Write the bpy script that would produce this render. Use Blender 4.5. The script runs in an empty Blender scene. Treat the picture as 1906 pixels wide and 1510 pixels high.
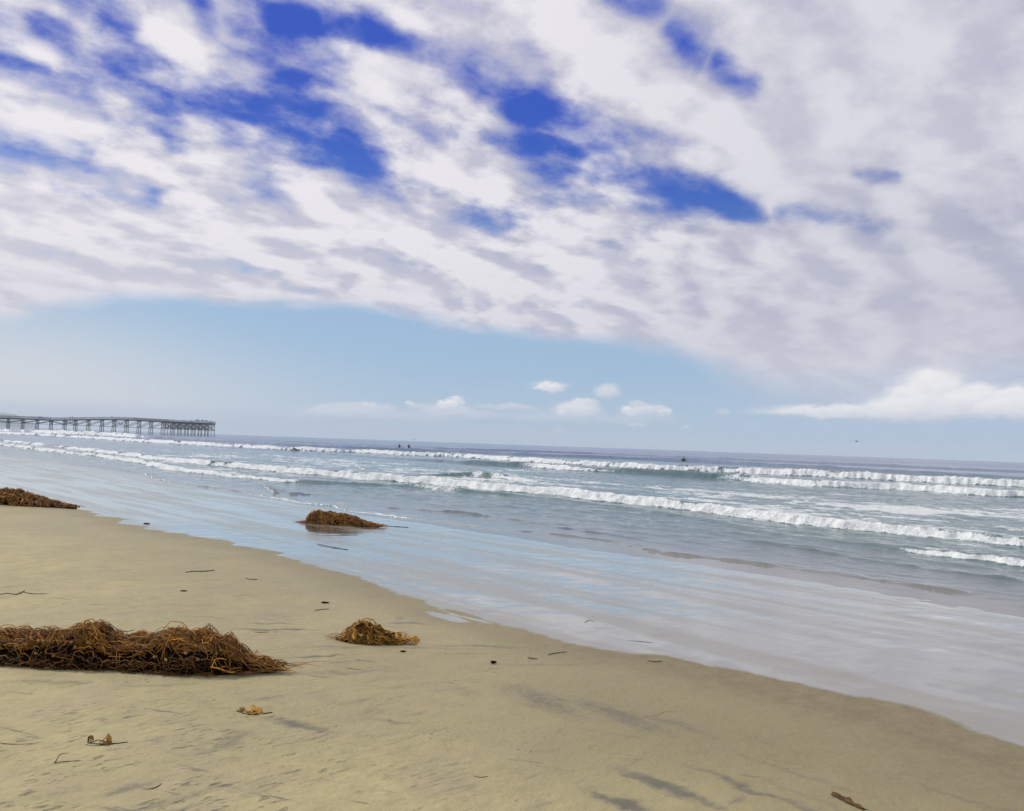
import bpy, bmesh, math, random
import numpy as np
from mathutils import Matrix, Vector
R = math.radians
random.seed(7)
rng = np.random.default_rng(11)
scn = bpy.context.scene
COL = scn.collection

# ------------------------------------------------------------------ camera
FPX, CX, CY = 1500.0, 953.0, 755.0          # focal length and centre on the 1906 x 1510 photograph
CAM = Vector((0, 0, 1.6))
CAMROT = Matrix.Rotation(R(90 + 2.75), 3, 'X') @ Matrix.Rotation(R(2.0), 3, 'Z')
cd = bpy.data.cameras.new('camera'); co = bpy.data.objects.new('camera', cd); COL.objects.link(co)
co.matrix_world = Matrix.Translation(CAM) @ CAMROT.to_4x4()
cd.sensor_width = 36; cd.lens = 36 * FPX / 1906; cd.clip_start = 0.05; cd.clip_end = 40000
scn.camera = co
scn.render.resolution_x, scn.render.resolution_y = 1024, 811
scn.view_settings.view_transform = 'Standard'; scn.view_settings.look = 'None'
scn.view_settings.exposure = 0.0; scn.view_settings.gamma = 1.0
scn.cycles.use_denoising = True
scn.cycles.max_bounces = 6; scn.cycles.volume_bounces = 1
scn.cycles.caustics_reflective = False; scn.cycles.caustics_refractive = False

SUN_AZ, SUN_EL = R(-60), R(45)              # azimuth from +Y, clockwise positive (to the right)
SUN_DIR = Vector((math.sin(SUN_AZ) * math.cos(SUN_EL), math.cos(SUN_AZ) * math.cos(SUN_EL), math.sin(SUN_EL)))
sl = bpy.data.lights.new('sun', 'SUN'); so = bpy.data.objects.new('sun', sl); COL.objects.link(so)
sl.energy = 2.5; sl.angle = R(3); sl.color = (1.0, 0.94, 0.80)
so.rotation_euler = SUN_DIR.to_track_quat('Z', 'Y').to_euler(); so.location = (0, 0, 60)

# ------------------------------------------------------------------ node expressions
class T:
    """a node tree; T(nt).noise(...) etc. return E sockets that take + - * /"""
    def __init__(self, nt): self.nt = nt
    def node(self, typ, **kw):
        n = self.nt.nodes.new(typ)
        for k, v in kw.items(): setattr(n, k, v)
        return n
    def put(self, sock, v):
        if isinstance(v, E): self.nt.links.new(v.s, sock)
        elif v is not None:
            if isinstance(v, (tuple, list)) and sock.type == 'RGBA' and len(v) == 3: v = (*v, 1)
            sock.default_value = v
    def math(self, op, a, b=None, c=None, clamp=False):
        n = self.node('ShaderNodeMath', operation=op, use_clamp=clamp)
        for i, v in enumerate((a, b, c)): self.put(n.inputs[i], v)
        return E(self, n.outputs[0])
    def vmath(self, op, a, b=None, out=0):
        n = self.node('ShaderNodeVectorMath', operation=op)
        self.put(n.inputs[0], a)
        if b is not None: self.put(n.inputs[3 if op == 'SCALE' else 1], b)
        return E(self, n.outputs[1 if op in ('DOT_PRODUCT', 'LENGTH') else out])
    def sep(self, v):
        n = self.node('ShaderNodeSeparateXYZ'); self.put(n.inputs[0], v)
        return [E(self, o) for o in n.outputs]
    def comb(self, x, y, z=0.0):
        n = self.node('ShaderNodeCombineXYZ')
        for i, v in enumerate((x, y, z)): self.put(n.inputs[i], v)
        return E(self, n.outputs[0])
    def noise(self, v, scale=1.0, detail=3.0, rough=0.55, dist=0.0, lac=2.0, color=False):
        n = self.node('ShaderNodeTexNoise', noise_dimensions='3D')
        self.put(n.inputs['Vector'], v); n.inputs['Scale'].default_value = scale
        n.inputs['Detail'].default_value = detail; n.inputs['Roughness'].default_value = rough
        n.inputs['Distortion'].default_value = dist; n.inputs['Lacunarity'].default_value = lac
        return E(self, n.outputs['Color' if color else 'Fac'])
    def voronoi(self, v, scale=1.0, feature='F1', rand=1.0):
        n = self.node('ShaderNodeTexVoronoi', feature=feature)
        self.put(n.inputs['Vector'], v); n.inputs['Scale'].default_value = scale
        n.inputs['Randomness'].default_value = rand
        return E(self, n.outputs['Distance'])
    def smooth(self, v, a, b, lo=0.0, hi=1.0):
        n = self.node('ShaderNodeMapRange', interpolation_type='SMOOTHSTEP')
        for i, x in enumerate((v, a, b, lo, hi)): self.put(n.inputs[i], x)
        return E(self, n.outputs[0])
    def lin(self, v, a, b, lo=0.0, hi=1.0):
        n = self.node('ShaderNodeMapRange')
        for i, x in enumerate((v, a, b, lo, hi)): self.put(n.inputs[i], x)
        return E(self, n.outputs[0])
    def mix(self, f, a, b, mode='MIX'):
        n = self.node('ShaderNodeMix', data_type='RGBA', blend_type=mode)
        self.put(n.inputs[0], f); self.put(n.inputs[6], a); self.put(n.inputs[7], b)
        return E(self, n.outputs[2])
    def curve(self, v, pts):
        n = self.node('ShaderNodeFloatCurve'); c = n.mapping.curves[0]
        pts = sorted(pts)
        c.points[0].location = pts[0]; c.points[1].location = pts[-1]
        for q in pts[1:-1]: c.points.new(*q)
        n.mapping.update(); self.put(n.inputs['Value'], v); n.inputs['Factor'].default_value = 1
        return E(self, n.outputs[0])
    def attr(self, name, out='Fac'):
        return E(self, self.node('ShaderNodeAttribute', attribute_name=name).outputs[out])
    def pos(self):
        return E(self, self.node('ShaderNodeNewGeometry').outputs['Position'])
    def bump(self, h, strength=1.0, dist=0.01, normal=None):
        n = self.node('ShaderNodeBump'); self.put(n.inputs['Height'], h)
        self.put(n.inputs['Strength'], strength); self.put(n.inputs['Distance'], dist)
        if normal is not None: self.put(n.inputs['Normal'], normal)
        return E(self, n.outputs[0])
    def bsdf(self, **kw):
        n = self.node('ShaderNodeBsdfPrincipled')
        for k, v in kw.items(): self.put(n.inputs[k.replace('_', ' ')], v)
        return E(self, n.outputs[0])
    def mixsh(self, f, a, b):
        n = self.node('ShaderNodeMixShader'); self.put(n.inputs[0], f)
        self.nt.links.new(a.s, n.inputs[1]); self.nt.links.new(b.s, n.inputs[2])
        return E(self, n.outputs[0])
class E:
    def __init__(self, t, s): self.t, self.s = t, s
    def __add__(self, o): return self.t.math('ADD', self, o)
    __radd__ = __add__
    def __mul__(self, o): return self.t.math('MULTIPLY', self, o)
    __rmul__ = __mul__
    def __sub__(self, o): return self.t.math('SUBTRACT', self, o)
    def __rsub__(self, o): return self.t.math('SUBTRACT', o, self)
    def __truediv__(self, o): return self.t.math('DIVIDE', self, o)
    def max(self, o): return self.t.math('MAXIMUM', self, o)
    def min(self, o): return self.t.math('MINIMUM', self, o)
    def clamp(self): return self.t.math('ADD', self, 0.0, clamp=True)

# ------------------------------------------------------------------ pixel -> world
def ray(px, py):
    return CAMROT @ Vector(((px - CX) / FPX, -(py - CY) / FPX, -1.0))
def sky(px, py):                              # direction of a pixel as azimuth, elevation
    d = ray(px, py).normalized()
    return math.atan2(d.x, d.y), math.asin(d.z)

# ------------------------------------------------------------------ sky
w = bpy.data.worlds.new('World'); scn.world = w; w.use_nodes = True
w.cycles.sampling_method = 'MANUAL'; w.cycles.sample_map_resolution = 512
nt = w.node_tree; nt.nodes.clear(); t = T(nt)
d = E(t, t.node('ShaderNodeTexCoord').outputs['Generated'])
dx, dy, dz = t.sep(d)
az = t.math('ARCTAN2', dx, dy); el = t.math('ARCSINE', dz)
zc = dz.max(0.0) + 0.24
P = t.comb(dx / zc, dy / zc, 0.0)                                    # cloud plane
skyn = t.node('ShaderNodeTexSky', sky_type='NISHITA', sun_disc=False, sun_elevation=SUN_EL,
              sun_rotation=SUN_AZ, air_density=1.0, dust_density=0.6, ozone_density=2.5)
nish = E(t, skyn.outputs[0])
# deep saturated blue overhead, paler towards the horizon
hs = t.node('ShaderNodeHueSaturation'); t.put(hs.inputs['Color'], nish)
hs.inputs['Hue'].default_value = 0.515
t.put(hs.inputs['Saturation'], t.smooth(el, 0.08, 0.40, 1.0, 1.55))
t.put(hs.inputs['Value'], 1.0)
blue = E(t, hs.outputs[0])
blue = t.mix(t.smooth(el, 0.10, 0.45, 0.0, 1.0), blue, (0.30, 0.92, 5.2))
blue = t.mix(t.smooth(el, 0.30, 0.12, 0.0, 0.85), blue, (3.2, 4.95, 7.0))
leftness = t.smooth(az, -0.05, -0.58)
hz = t.smooth(el, 0.12 + 0.07 * leftness, 0.0)                         # pale band over the horizon
hazecol = t.mix(leftness, (4.7, 5.75, 7.1), (6.9, 7.05, 7.4))
blue = t.mix((hz * (0.6 + 0.6 * leftness)).min(0.97), blue, hazecol)

def capsule(a, b, r, soft):
    (ax, ay), (bx, by) = a, b
    ex, ey = bx - ax, by - ay; L2 = ex * ex + ey * ey + 1e-9
    qx, qy = azw - ax, elw - ay
    h = ((qx * ex + qy * ey) / L2).clamp()
    rx, ry = qx - h * ex, qy - h * ey
    dist = t.math('SQRT', rx * rx + ry * ry)
    return t.smooth(dist, r * (1 + soft), r * max(0.0, 1 - soft))
# warped angles so that no gap keeps a clean outline
wn = t.noise(P, 1.6, 3, 0.6, color=True); wx, wy, wz = t.sep(wn)
azw = az + (wx - 0.5) * 0.10; elw = el + (wy - 0.5) * 0.07
gaps = [   ([(480, 130), (760, 210), (1100, 300), (1420, 400)], 85, .34), ([(20, 60), (420, 110)], 70, .38), ([(1150, 40), (1360, 140)], 50, .3), ([(900, 380), (1200, 420), (1600, 430)], 45, .32),
   # blue gaps: polylines, half width, strength
    ([(690, 70), (760, 100), (850, 150), (960, 205), (1060, 235), (1130, 270)], 30, 1.0),
    ([(390, 165), (450, 215), (540, 228), (640, 270), (700, 305)], 28, .95),
    ([(850, 270), (1000, 268), (1110, 285)], 20, .8),
    ([(1130, 310), (1250, 345), (1390, 385)], 30, 1.1),
    ([(1450, 385), (1640, 405), (1720, 440)], 18, 1.15),
    ([(500, 30), (580, 50), (660, 70)], 22, .8), ([(370, 20), (385, 60)], 20, .8),
    ([(200, 30), (240, 40)], 20, .75), ([(80, 45), (130, 55)], 24, .8), ([(-40, 90), (90, 110)], 12, .6),
    ([(1130, 5), (1200, 20)], 24, .8), ([(1330, 120), (1390, 150)], 20, 1.1),
    ([(120, 345), (300, 368)], 10, .7), ([(530, 520), (640, 530)], 9, .75), ([(340, 270), (350, 272)], 14, .6),
    ([(880, 400), (950, 415)], 16, .45), ([(700, 330), (760, 380)], 14, .45), ([(1600, 318), (1680, 322)], 12, .9),
    ([(60, 455), (150, 462)], 7, .5), ([(460, 495), (520, 500)], 6, .5), ([(1230, 60), (1300, 110)], 18, .9),
    ([(170, 165), (215, 215)], 14, .4), ([(700, 60), (640, 110)], 14, .5),
]
G = None
for pts, r, k in gaps:
    q = [sky(*p) for p in pts]
    for a, b in zip(q[:-1], q[1:]):
        c = capsule(a, b, r * 1.15 / FPX, 1.0) * k
        G = c if G is None else G.max(c)
# lower edge of the cloud deck
AZ0, AZ1 = -0.9, 0.9
edge_px = [(-250, 620), (0, 600), (120, 572), (280, 556), (450, 572), (640, 583), (800, 606), (1000, 632), (1200, 658),
           (1320, 705), (1450, 755), (1600, 775), (1906, 770), (2200, 740)]
cp = [(( sky(*p)[0] - AZ0) / (AZ1 - AZ0), sky(*p)[1] * 2) for p in edge_px]
cp = [(0.0, cp[0][1])] + cp + [(1.0, cp[-1][1])]
edge = t.curve(((az - AZ0) / (AZ1 - AZ0)).clamp(), cp) * 0.5
rightness = t.smooth(az, 0.05, 0.5)
en = t.noise(P, 1.3, 4, 0.6)
deck = t.smooth(el + (en - 0.5) * 0.06, edge - 0.006 - 0.02 * rightness, edge + 0.018 + 0.06 * rightness)
# fine structure: cloudlets drawn out along the wind, 40 degrees to the right of the view
px_, py_, pz_ = t.sep(P)
def wind(x, y, k_along, k_across, seed):
    c, s = math.cos(R(42)), math.sin(R(42))
    return t.comb((x * c + y * s) * k_along, (y * c - x * s) * k_across, seed)
def structure(x, y):
    a = t.noise(wind(x, y, 0.6, 1.15, 6.3), 2.0, 2, 0.5, 0.3)
    b = t.noise(wind(x, y, 0.80, 1.15, 2.7), 5.6, 2.5, 0.48, 0.15)
    c = t.noise(wind(x, y, 0.95, 1.05, 9.7), 19.0, 5, 0.6, 0.1)
    return (a - 0.5) * 0.8 + (b - 0.5) * 2.3 + (c - 0.5) * 0.75
n0 = structure(px_, py_)
ox, oy = math.sin(SUN_AZ) * 0.07, math.cos(SUN_AZ) * 0.07
n1 = structure(px_ + ox, py_ + oy)
veil = t.smooth(az + (wz - 0.5) * 0.3, -0.05, 0.40)                   # thick even sheet on the right
upper = t.smooth(el, 0.18, 0.40) * t.smooth(az, 0.15, -0.25)           # broken cloudlets high on the left
dens = n0 * (1.0 - veil * 0.3) + 0.38 + t.smooth(el, 0.32, 0.14, 0.0, 0.26) + veil * 0.27 - upper * 0.13 - G * (0.64 + 0.02 * veil)
cov = t.smooth(dens, -0.46, 0.33) * deck
thick = t.smooth(dens, 0.15, 0.85)
lit = ((n0 - n1) * 1.5 + 0.5).clamp()
glow = t.math('POWER', t.vmath('DOT_PRODUCT', d, tuple(SUN_DIR)).max(0.0), 3.0)
white = t.mix(veil, (8.2, 7.95, 8.4), (7.2, 7.15, 7.7))
grey = t.mix(veil, (4.7, 4.7, 6.0), (4.3, 4.4, 5.6))
big = t.noise(P, 0.8, 3, 0.5)
core = t.smooth(dens, -0.05, 0.75)
shade = ((lit - 0.5) * (1.05 - 0.45 * veil) + core * (0.70 - 0.45 * veil) + 0.10 + veil * 0.30 + (big - 0.5) * (1.3 + 1.2 * veil)).clamp()
cl = t.mix(shade, grey, white)
cl = t.mix((glow * 0.7).min(0.6), cl, (10.0, 9.6, 9.5))
cl = t.mix(t.smooth(el, 0.26, 0.08, 0.0, 0.55), cl, (6.1, 5.9, 6.8))
col = t.mix(cov * 0.97, blue, cl)
# small cumulus low over the sea, each a puff with a flat base
puffs = [(1735, 715, 38, 24, .95), (1690, 742, 40, 24, .95), (1825, 740, 42, 22, .95), (1890, 748, 46, 22, .95), (700, 762, 40, 10, .6), (880, 772, 60, 9, .5), (1010, 778, 60, 8, .4), (1150, 783, 70, 7, .35), (760, 778, 90, 9, .45), (850, 748, 14, 7, .8), (1085, 754, 26, 12, .8),
         (640, 770, 80, 13, .6), (830, 765, 55, 14, .6), (960, 760, 45, 8, .55), (560, 775, 50, 8, .35), (1060, 778, 80, 12, .4), (1200, 777, 60, 10, .4), (1190, 752, 20, 7, .6), (1100, 752, 16, 9, .6),
         (1022, 722, 34, 11, .9), (1130, 731, 22, 14, .7), (1072, 766, 48, 15, .85), (1170, 768, 18, 11, .9), (1205, 764, 34, 12, .75),
         (1238, 770, 14, 9, .8), (833, 752, 24, 7, .95), (790, 757, 32, 6, .5), (765, 752, 8, 4, .8), (655, 757, 40, 7, .6),
         (610, 762, 16, 4, .55), (690, 753, 16, 4, .7), (820, 772, 34, 8, .5), (735, 770, 60, 9, .3), (1186, 792, 14, 4, .6), (1275, 797, 7, 4, .6),
         (1345, 768, 12, 6, .4), (1036, 803, 8, 5, .5), (910, 757, 26, 5, .4), (940, 772, 40, 5, .3),
         (1600, 770, 165, 14, .9), (1735, 745, 62, 48, .95), (1700, 765, 90, 28, .95), (1815, 755, 60, 30, .95), (1880, 762, 60, 24, .95), (1960, 757, 70, 34, .95)]
pn = t.comb(az * 30.0, el * 55.0, 0.0)
pw = t.noise(pn, 1.6, 5, 0.62, color=True); pwx, pwy, pwz = t.sep(pw)
pa = az + (pwx - 0.5) * 0.030; pe = el + (pwy - 0.5) * 0.016
PM = None; PL = None
for x, y, rx, ry, k in puffs:
    a, e = sky(x, y); rx *= 1.12 / FPX; ry *= 1.3 / FPX
    u, v = (pa - a) / rx, (pe - e) / ry
    vb = v.max(v * -1.7)                                              # flatter underside
    m = t.smooth(t.math('SQRT', u * u + vb * vb), 1.25, 0.55) * k
    l = m * t.smooth(v - u * 0.35, -0.9, 0.7)
    PM = m if PM is None else PM.max(m); PL = l if PL is None else PL.max(l)
pcol = t.mix((PL + (pwz - 0.5) * 0.5).clamp(), (5.8, 6.0, 7.0), (9.6, 9.3, 9.2))
col = t.mix(PM * 0.97, col, pcol)
# thin grey band of far cloud just over the sea
fb = t.smooth(el, 0.0, 0.012) * t.smooth(el, 0.034, 0.02) * t.smooth(az, 0.3, -0.1) * 0.35
col = t.mix(fb, col, (4.5, 5.0, 6.6))
bg = t.node('ShaderNodeBackground'); t.put(bg.inputs[0], col); bg.inputs[1].default_value = 0.1
nt.links.new(bg.outputs[0], t.node('ShaderNodeOutputWorld').inputs[0])

# ------------------------------------------------------------------ shore frame: s runs out to sea, u along the beach towards the pier
NV = Vector((math.sin(R(46)), math.cos(R(46)), 0)); UV = Vector((-math.cos(R(46)), math.sin(R(46)), 0))
SEA = -0.28
def st(x, y): return x * NV.x + y * NV.y, x * UV.x + y * UV.y
def xy(s, u): return s * NV.x + u * UV.x, s * NV.y + u * UV.y
def beach_z(s):
    s = np.asarray(s, float)
    return np.interp(s, [-60, -12, 1.0, 11.6, 20, 60, 200, 400], [2.5, 0.25, 0.0, -0.285, -0.62, -1.6, -4.5, -7])
def hit_plane(px, py, z):
    r = ray(px, py); k = (z - CAM.z) / r.z
    return CAM + r * k
def hit_beach(px, py):
    z = 0.0
    for _ in range(25):
        p = hit_plane(px, py, z); z = 0.5 * z + 0.5 * float(beach_z(st(p.x, p.y)[0]))
    return p
def hit_sea(px, py, dz=0.0): return hit_plane(px, py, SEA + dz)

def perlin(x, y, seed=0):
    tab = np.random.default_rng(seed).permutation(512); ang = np.random.default_rng(seed + 99).random(512) * 2 * np.pi
    xi, yi = np.floor(x).astype(np.int64), np.floor(y).astype(np.int64); xf, yf = x - xi, y - yi
    def g(ix, iy, fx, fy):
        a = ang[tab[(ix + tab[iy & 511]) & 511]]
        return np.cos(a) * fx + np.sin(a) * fy
    f = lambda q: q * q * q * (q * (q * 6 - 15) + 10)
    u, v = f(xf), f(yf)
    a = g(xi, yi, xf, yf) * (1 - u) + g(xi + 1, yi, xf - 1, yf) * u
    b = g(xi, yi + 1, xf, yf - 1) * (1 - u) + g(xi + 1, yi + 1, xf - 1, yf - 1) * u
    return (a * (1 - v) + b * v) * 1.5
def fbm(x, y, o=3, seed=0, gain=0.5):
    r, a, f = 0, 1.0, 1.0
    for i in range(o): r = r + a * perlin(x * f, y * f, seed + i * 7); a *= gain; f *= 2.03
    return r
def sstep(a, b, x):
    k = np.clip((x - a) / (b - a), 0, 1); return k * k * (3 - 2 * k)

# ------------------------------------------------------------------ object helpers
def mesh_obj(name, verts, faces, mat, parent=None, smooth=True, attrs=None):
    me = bpy.data.meshes.new(name); me.from_pydata([tuple(v) for v in verts], [], faces)
    if smooth: me.polygons.foreach_set('use_smooth', [True] * len(me.polygons))
    for k, v in (attrs or {}).items():
        me.attributes.new(k, 'FLOAT', 'POINT').data.foreach_set('value', np.asarray(v, np.float32))
    me.materials.append(mat); me.update()
    o = bpy.data.objects.new(name, me); COL.objects.link(o)
    if parent: o.parent = parent
    return o
def grid_obj(name, X, Y, Z, keep, mat, attrs):
    nr, nc = X.shape
    idx = np.arange(nr * nc).reshape(nr, nc)
    q = np.stack([idx[:-1, :-1], idx[:-1, 1:], idx[1:, 1:], idx[1:, :-1]], -1)[keep]
    used = np.zeros(nr * nc, bool); used[q.ravel()] = True
    new = np.cumsum(used) - 1; q = new[q]
    co_ = np.stack([X, Y, Z], -1).reshape(-1, 3)[used].astype(np.float32)
    me = bpy.data.meshes.new(name)
    me.vertices.add(len(co_)); me.vertices.foreach_set('co', co_.ravel())
    me.loops.add(q.size); me.loops.foreach_set('vertex_index', q.ravel().astype(np.int32))
    me.polygons.add(len(q)); me.polygons.foreach_set('loop_start', np.arange(0, q.size, 4, dtype=np.int32))
    me.polygons.foreach_set('use_smooth', np.ones(len(q), bool))
    for k, v in attrs.items():
        me.attributes.new(k, 'FLOAT', 'POINT').data.foreach_set('value', v.ravel()[used].astype(np.float32))
    me.update(calc_edges=True); me.validate()
    me.materials.append(mat)
    o = bpy.data.objects.new(name, me); COL.objects.link(o)
    return o
def tag(o, label=None, cat=None, group=None, kind=None):
    for k, v in (('label', label), ('category', cat), ('group', group), ('kind', kind)):
        if v: o[k] = v
    return o
def empty(name, loc, rz=0.0):
    o = bpy.data.objects.new(name, None); COL.objects.link(o); o.location = loc; o.rotation_euler = (0, 0, rz)
    o.empty_display_size = 0.2
    return o
def copy_tree(o, parent=None):
    c = o.copy(); COL.objects.link(c)
    if parent: c.parent = parent
    for ch in [x for x in bpy.data.objects if x.parent == o]: copy_tree(ch, c)
    return c
def material(name):
    m = bpy.data.materials.new(name); m.use_nodes = True; m.node_tree.nodes.clear()
    tt = T(m.node_tree); out = tt.node('ShaderNodeOutputMaterial')
    def done(e, disp=None): m.node_tree.links.new(e.s, out.inputs[0]); return m
    return tt, done

# ------------------------------------------------------------------ beach
def shore_axes(tt):
    p = tt.pos()
    return p, tt.vmath('DOT_PRODUCT', p, tuple(NV)), tt.vmath('DOT_PRODUCT', p, tuple(UV))
wet_px = [(-250, 905), (0, 938), (130, 947), (210, 965), (290, 990), (400, 1003), (480, 1022), (560, 1048), (640, 1068), (720, 1098), (800, 1130),
          (850, 1146), (930, 1158), (985, 1180), (1060, 1203), (1150, 1214), (1250, 1228), (1400, 1252), (1500, 1272), (1600, 1298), (1700, 1322),
          (1800, 1352), (1906, 1386), (2100, 1470)]
wet_st = sorted([st(*hit_beach(*p)[:2])[::-1] for p in wet_px])
wet_u = np.array([q[0] for q in wet_st]); wet_s = np.array([q[1] for q in wet_st])
patches = [  # dark mineral sand: centre px, half length, half width (m), direction (0 along the beach, 90 towards the sea), strength
    (1010, 1305, .50, .17, 10, .55), (1150, 1332, .50, .13, 4, .55), (1260, 1350, .32, .08, 0, .45), (860, 1285, .4, .1, 20, .28), (415, 1386, .32, .10, 70, .5), (560, 1352, .26, .05, 150, .75), (700, 1180, .35, .08, 120, .4), (540, 1238, .3, .025, 105, 1.2), (595, 1222, .25, .022, 105, 1.2), (525, 1172, .35, .025, 122, 1.3), (510, 1162, .25, .02, 124, 1.0), (480, 1175, .2, .03, 130, .5), (640, 1252, .5, .05, 115, .5), (850, 1215, .3, .05, 120, .4),
    (755, 1160, .22, .05, 125, .8), (740, 1150, .12, .05, 40, .5), (1190, 1450, .12, .04, 4, .7), (1250, 1470, .36, .05, 0, .85), (1400, 1470, .45, .04, 0, .65), (1480, 1440, .5, .05, 0, .4), (1155, 1497, .18, .05, 0, 1.0),
    (1500, 1480, .5, .03, 0, .35), (620, 1205, .35, .07, 120, .45), (790, 1205, .5, .03, 126, .6), (900, 1202, .5, .03, 128, .7), (60, 1480, .25, .07, 90, .3), (180, 1440, .2, .05, 80, .3), (140, 1500, .2, .05, 80, .35),
    (330, 1490, .35, .04, 85, .5), (30, 1170, .25, .05, 125, .6), (60, 1268, .3, .05, 125, .5), (130, 1270, .15, .05, 120, .6), (300, 1275, .3, .05, 120, .45), (380, 1150, .25, .06, 130, .4), (240, 1467, .2, .05, 90, .5), (735, 1345, .2, .05, 140, .5), (1480, 1400, .6, .03, 0, .3), (1000, 1235, .5, .05, 125, .4),
    (1800, 1490, .5, .04, 0, .4), (1700, 1440, .7, .03, 0, .25), (400, 1040, .35, .07, 130, .35), (150, 1040, .4, .1, 130, .25), (370, 1128, .8, .05, 122, .35), (250, 1140, .8, .04, 120, .3)]
def beach_grid():
    az_ = np.unique(np.concatenate([np.linspace(-math.pi, -0.72, 90), np.linspace(-0.72, 0.72, 900), np.linspace(0.72, math.pi, 90)]))
    r_ = np.concatenate([np.linspace(0.05, 2.0, 12)[:-1], np.geomspace(2.0, 34, 760)[:-1], np.geomspace(34, 9500, 120)])
    A, RR = np.meshgrid(az_, r_)
    X, Y = RR * np.sin(A), RR * np.cos(A)
    S, U = st(X, Y)
    Z = beach_z(S)
    near = np.exp(-(RR / 30) ** 2)
    Z = Z + near * (0.012 * fbm(S / 2.2, U / 3.5, 2, 3) + 0.004 * fbm(S / .5, U / .35, 2, 5))
    lowleft = sstep(4.2, 2.2, S) * np.exp(-(RR / 6) ** 2)
    Z = Z + lowleft * 0.004 * fbm(S / .16, U / .07, 3, 8)
    sb = np.interp(U, wet_u, wet_s) + 0.22 * fbm(U / 0.9, S * 0.2, 3, 21) * np.clip(RR / 12, .4, 1.5)
    wd = S - sb
    # tongue of water left standing behind the small kelp clump
    for px, py, a, b in ((830, 1148, .34, .10), (880, 1152, .3, .035)):
        p = hit_beach(px, py); s0, u0 = st(p.x, p.y)
        wd = np.maximum(wd, 0.28 * (1 - np.sqrt(((S - s0) / b) ** 2 + ((U - u0) / a) ** 2)))
    for px, py, a, b in ((862, 1143, .26, .055),):
        p = hit_beach(px, py); s0, u0 = st(p.x, p.y)
        wd = np.minimum(wd, -0.25 * (1 - np.sqrt(((S - s0) / b) ** 2 + ((U - u0) / a) ** 2)))
    dk = np.zeros_like(X); wu = .05 * fbm(S / .22, U / .22, 3, 71); ws_ = .05 * fbm(S / .22, U / .22, 3, 77)
    for px, py, a, b, ang, k in patches:
        p = hit_beach(px, py); s0, u0 = st(p.x, p.y); c, sn = math.cos(R(ang)), math.sin(R(ang))
        du, ds = U + wu - u0, S + ws_ - s0
        e = ((du * c + ds * sn) / a) ** 2 + ((-du * sn + ds * c) / b) ** 2
        dk = np.maximum(dk, k * np.exp(-e))
    return X, Y, Z, wd, dk
tt, done = material('beach_sand')
p, s_, u_ = shore_axes(tt)
wd = tt.attr('wet_distance'); dk = tt.attr('dark_sand')
su = tt.comb(s_, u_, 0.0)
su_u = tt.comb(s_ * 1.0, u_ * 0.22, 0.0); su_s = tt.comb(s_ * 0.25, u_ * 1.3, 0.0)
big = tt.noise(su, 0.55, 3); grain = tt.noise(p, 420.0, 2, 0.7); mid = tt.noise(p, 22.0, 4, 0.6)
colr = tt.mix(tt.smooth(big, 0.35, 0.65), (0.47, 0.41, 0.215), (0.40, 0.355, 0.19))
colr = tt.mix(tt.smooth(tt.noise(p, 1.7, 4, 0.6), 0.45, 0.7, 0.0, 0.5), colr, (0.40, 0.33, 0.23))
colr = tt.mix(tt.smooth(grain, 0.35, 0.75, 0.0, 0.45), colr, (0.21, 0.18, 0.12))
damp = tt.smooth(wd + (big - 0.5) * 1.6, -4.2, -0.3)
edge_damp = tt.smooth(wd, -0.9, -0.05)
rightside = tt.smooth(u_, 6.0, 2.0)
colr = tt.mix((damp * (0.34 + 0.46 * rightside) + edge_damp * 0.34).min(0.9), colr, (0.165, 0.128, 0.062))
str_s = tt.noise(su_s, 7.0, 5, 0.65); str_u = tt.noise(su_u, 7.0, 5, 0.65)
m1 = tt.smooth(dk * (0.2 + 0.9 * str_s + 0.9 * mid) + (mid - 0.5) * 0.3 * tt.smooth(dk, 0.0, 0.2), 0.08, 0.95)
scat = tt.smooth(str_s * 0.75 + tt.noise(su, 1.3, 2) * 0.35, 0.63, 0.76) * tt.smooth(s_, 4.6, 2.4)
nearleft = tt.smooth(s_, 3.4, 1.6) * tt.smooth(u_, 2.0, 3.2) * tt.smooth(tt.vmath('LENGTH', p), 6.5, 4.5)
marks = tt.smooth(tt.noise(tt.comb(s_ * 9.0, u_ * 30.0, 0.0), 1.0, 3, 0.6), 0.56, 0.68) * tt.smooth(tt.noise(su, 2.2, 2), 0.40, 0.58) * nearleft
wisp = tt.smooth(tt.noise(tt.comb(s_ * 2.2, u_ * 7.0, 3.0), 1.0, 5, 0.65), 0.56, 0.74) * tt.smooth(s_, 4.8, 3.6)
speck = tt.smooth(tt.voronoi(su, 26.0), 0.09, 0.04) * tt.smooth(tt.noise(su, 1.6, 3), 0.48, 0.62)
mott = tt.noise(su, 5.5, 5, 0.7)
hx_ = tt.vmath('DOT_PRODUCT', p, (1.0, 0.0, 0.0)); hy_ = tt.vmath('DOT_PRODUCT', p, (0.25, 1.0, 0.0))
lines = tt.smooth(tt.noise(tt.comb(hx_ * 2.2, hy_ * 16.0, 1.0), 1.0, 4, 0.6), 0.60, 0.72) * tt.smooth(tt.noise(su, 0.9, 3), 0.44, 0.6) * tt.smooth(s_, 5.2, 4.2)
colr = tt.mix(tt.smooth(mott, 0.3, 0.75, 0.0, 0.55), colr, (0.27, 0.235, 0.14))
colr = tt.mix((m1 * 0.72 + scat * 0.45 + marks * 0.55 + wisp * 0.42 + speck * 0.7 + lines * 0.8).clamp().min(0.75), colr, (0.085, 0.085, 0.085))
wn_ = tt.noise(su_u, 3.2, 4, 0.6); fine = tt.noise(su, 9.0, 4, 0.6)
wet = tt.smooth(wd + (fine - 0.5) * 0.12 + (wn_ - 0.5) * 0.12, -0.01, 0.09)
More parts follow.
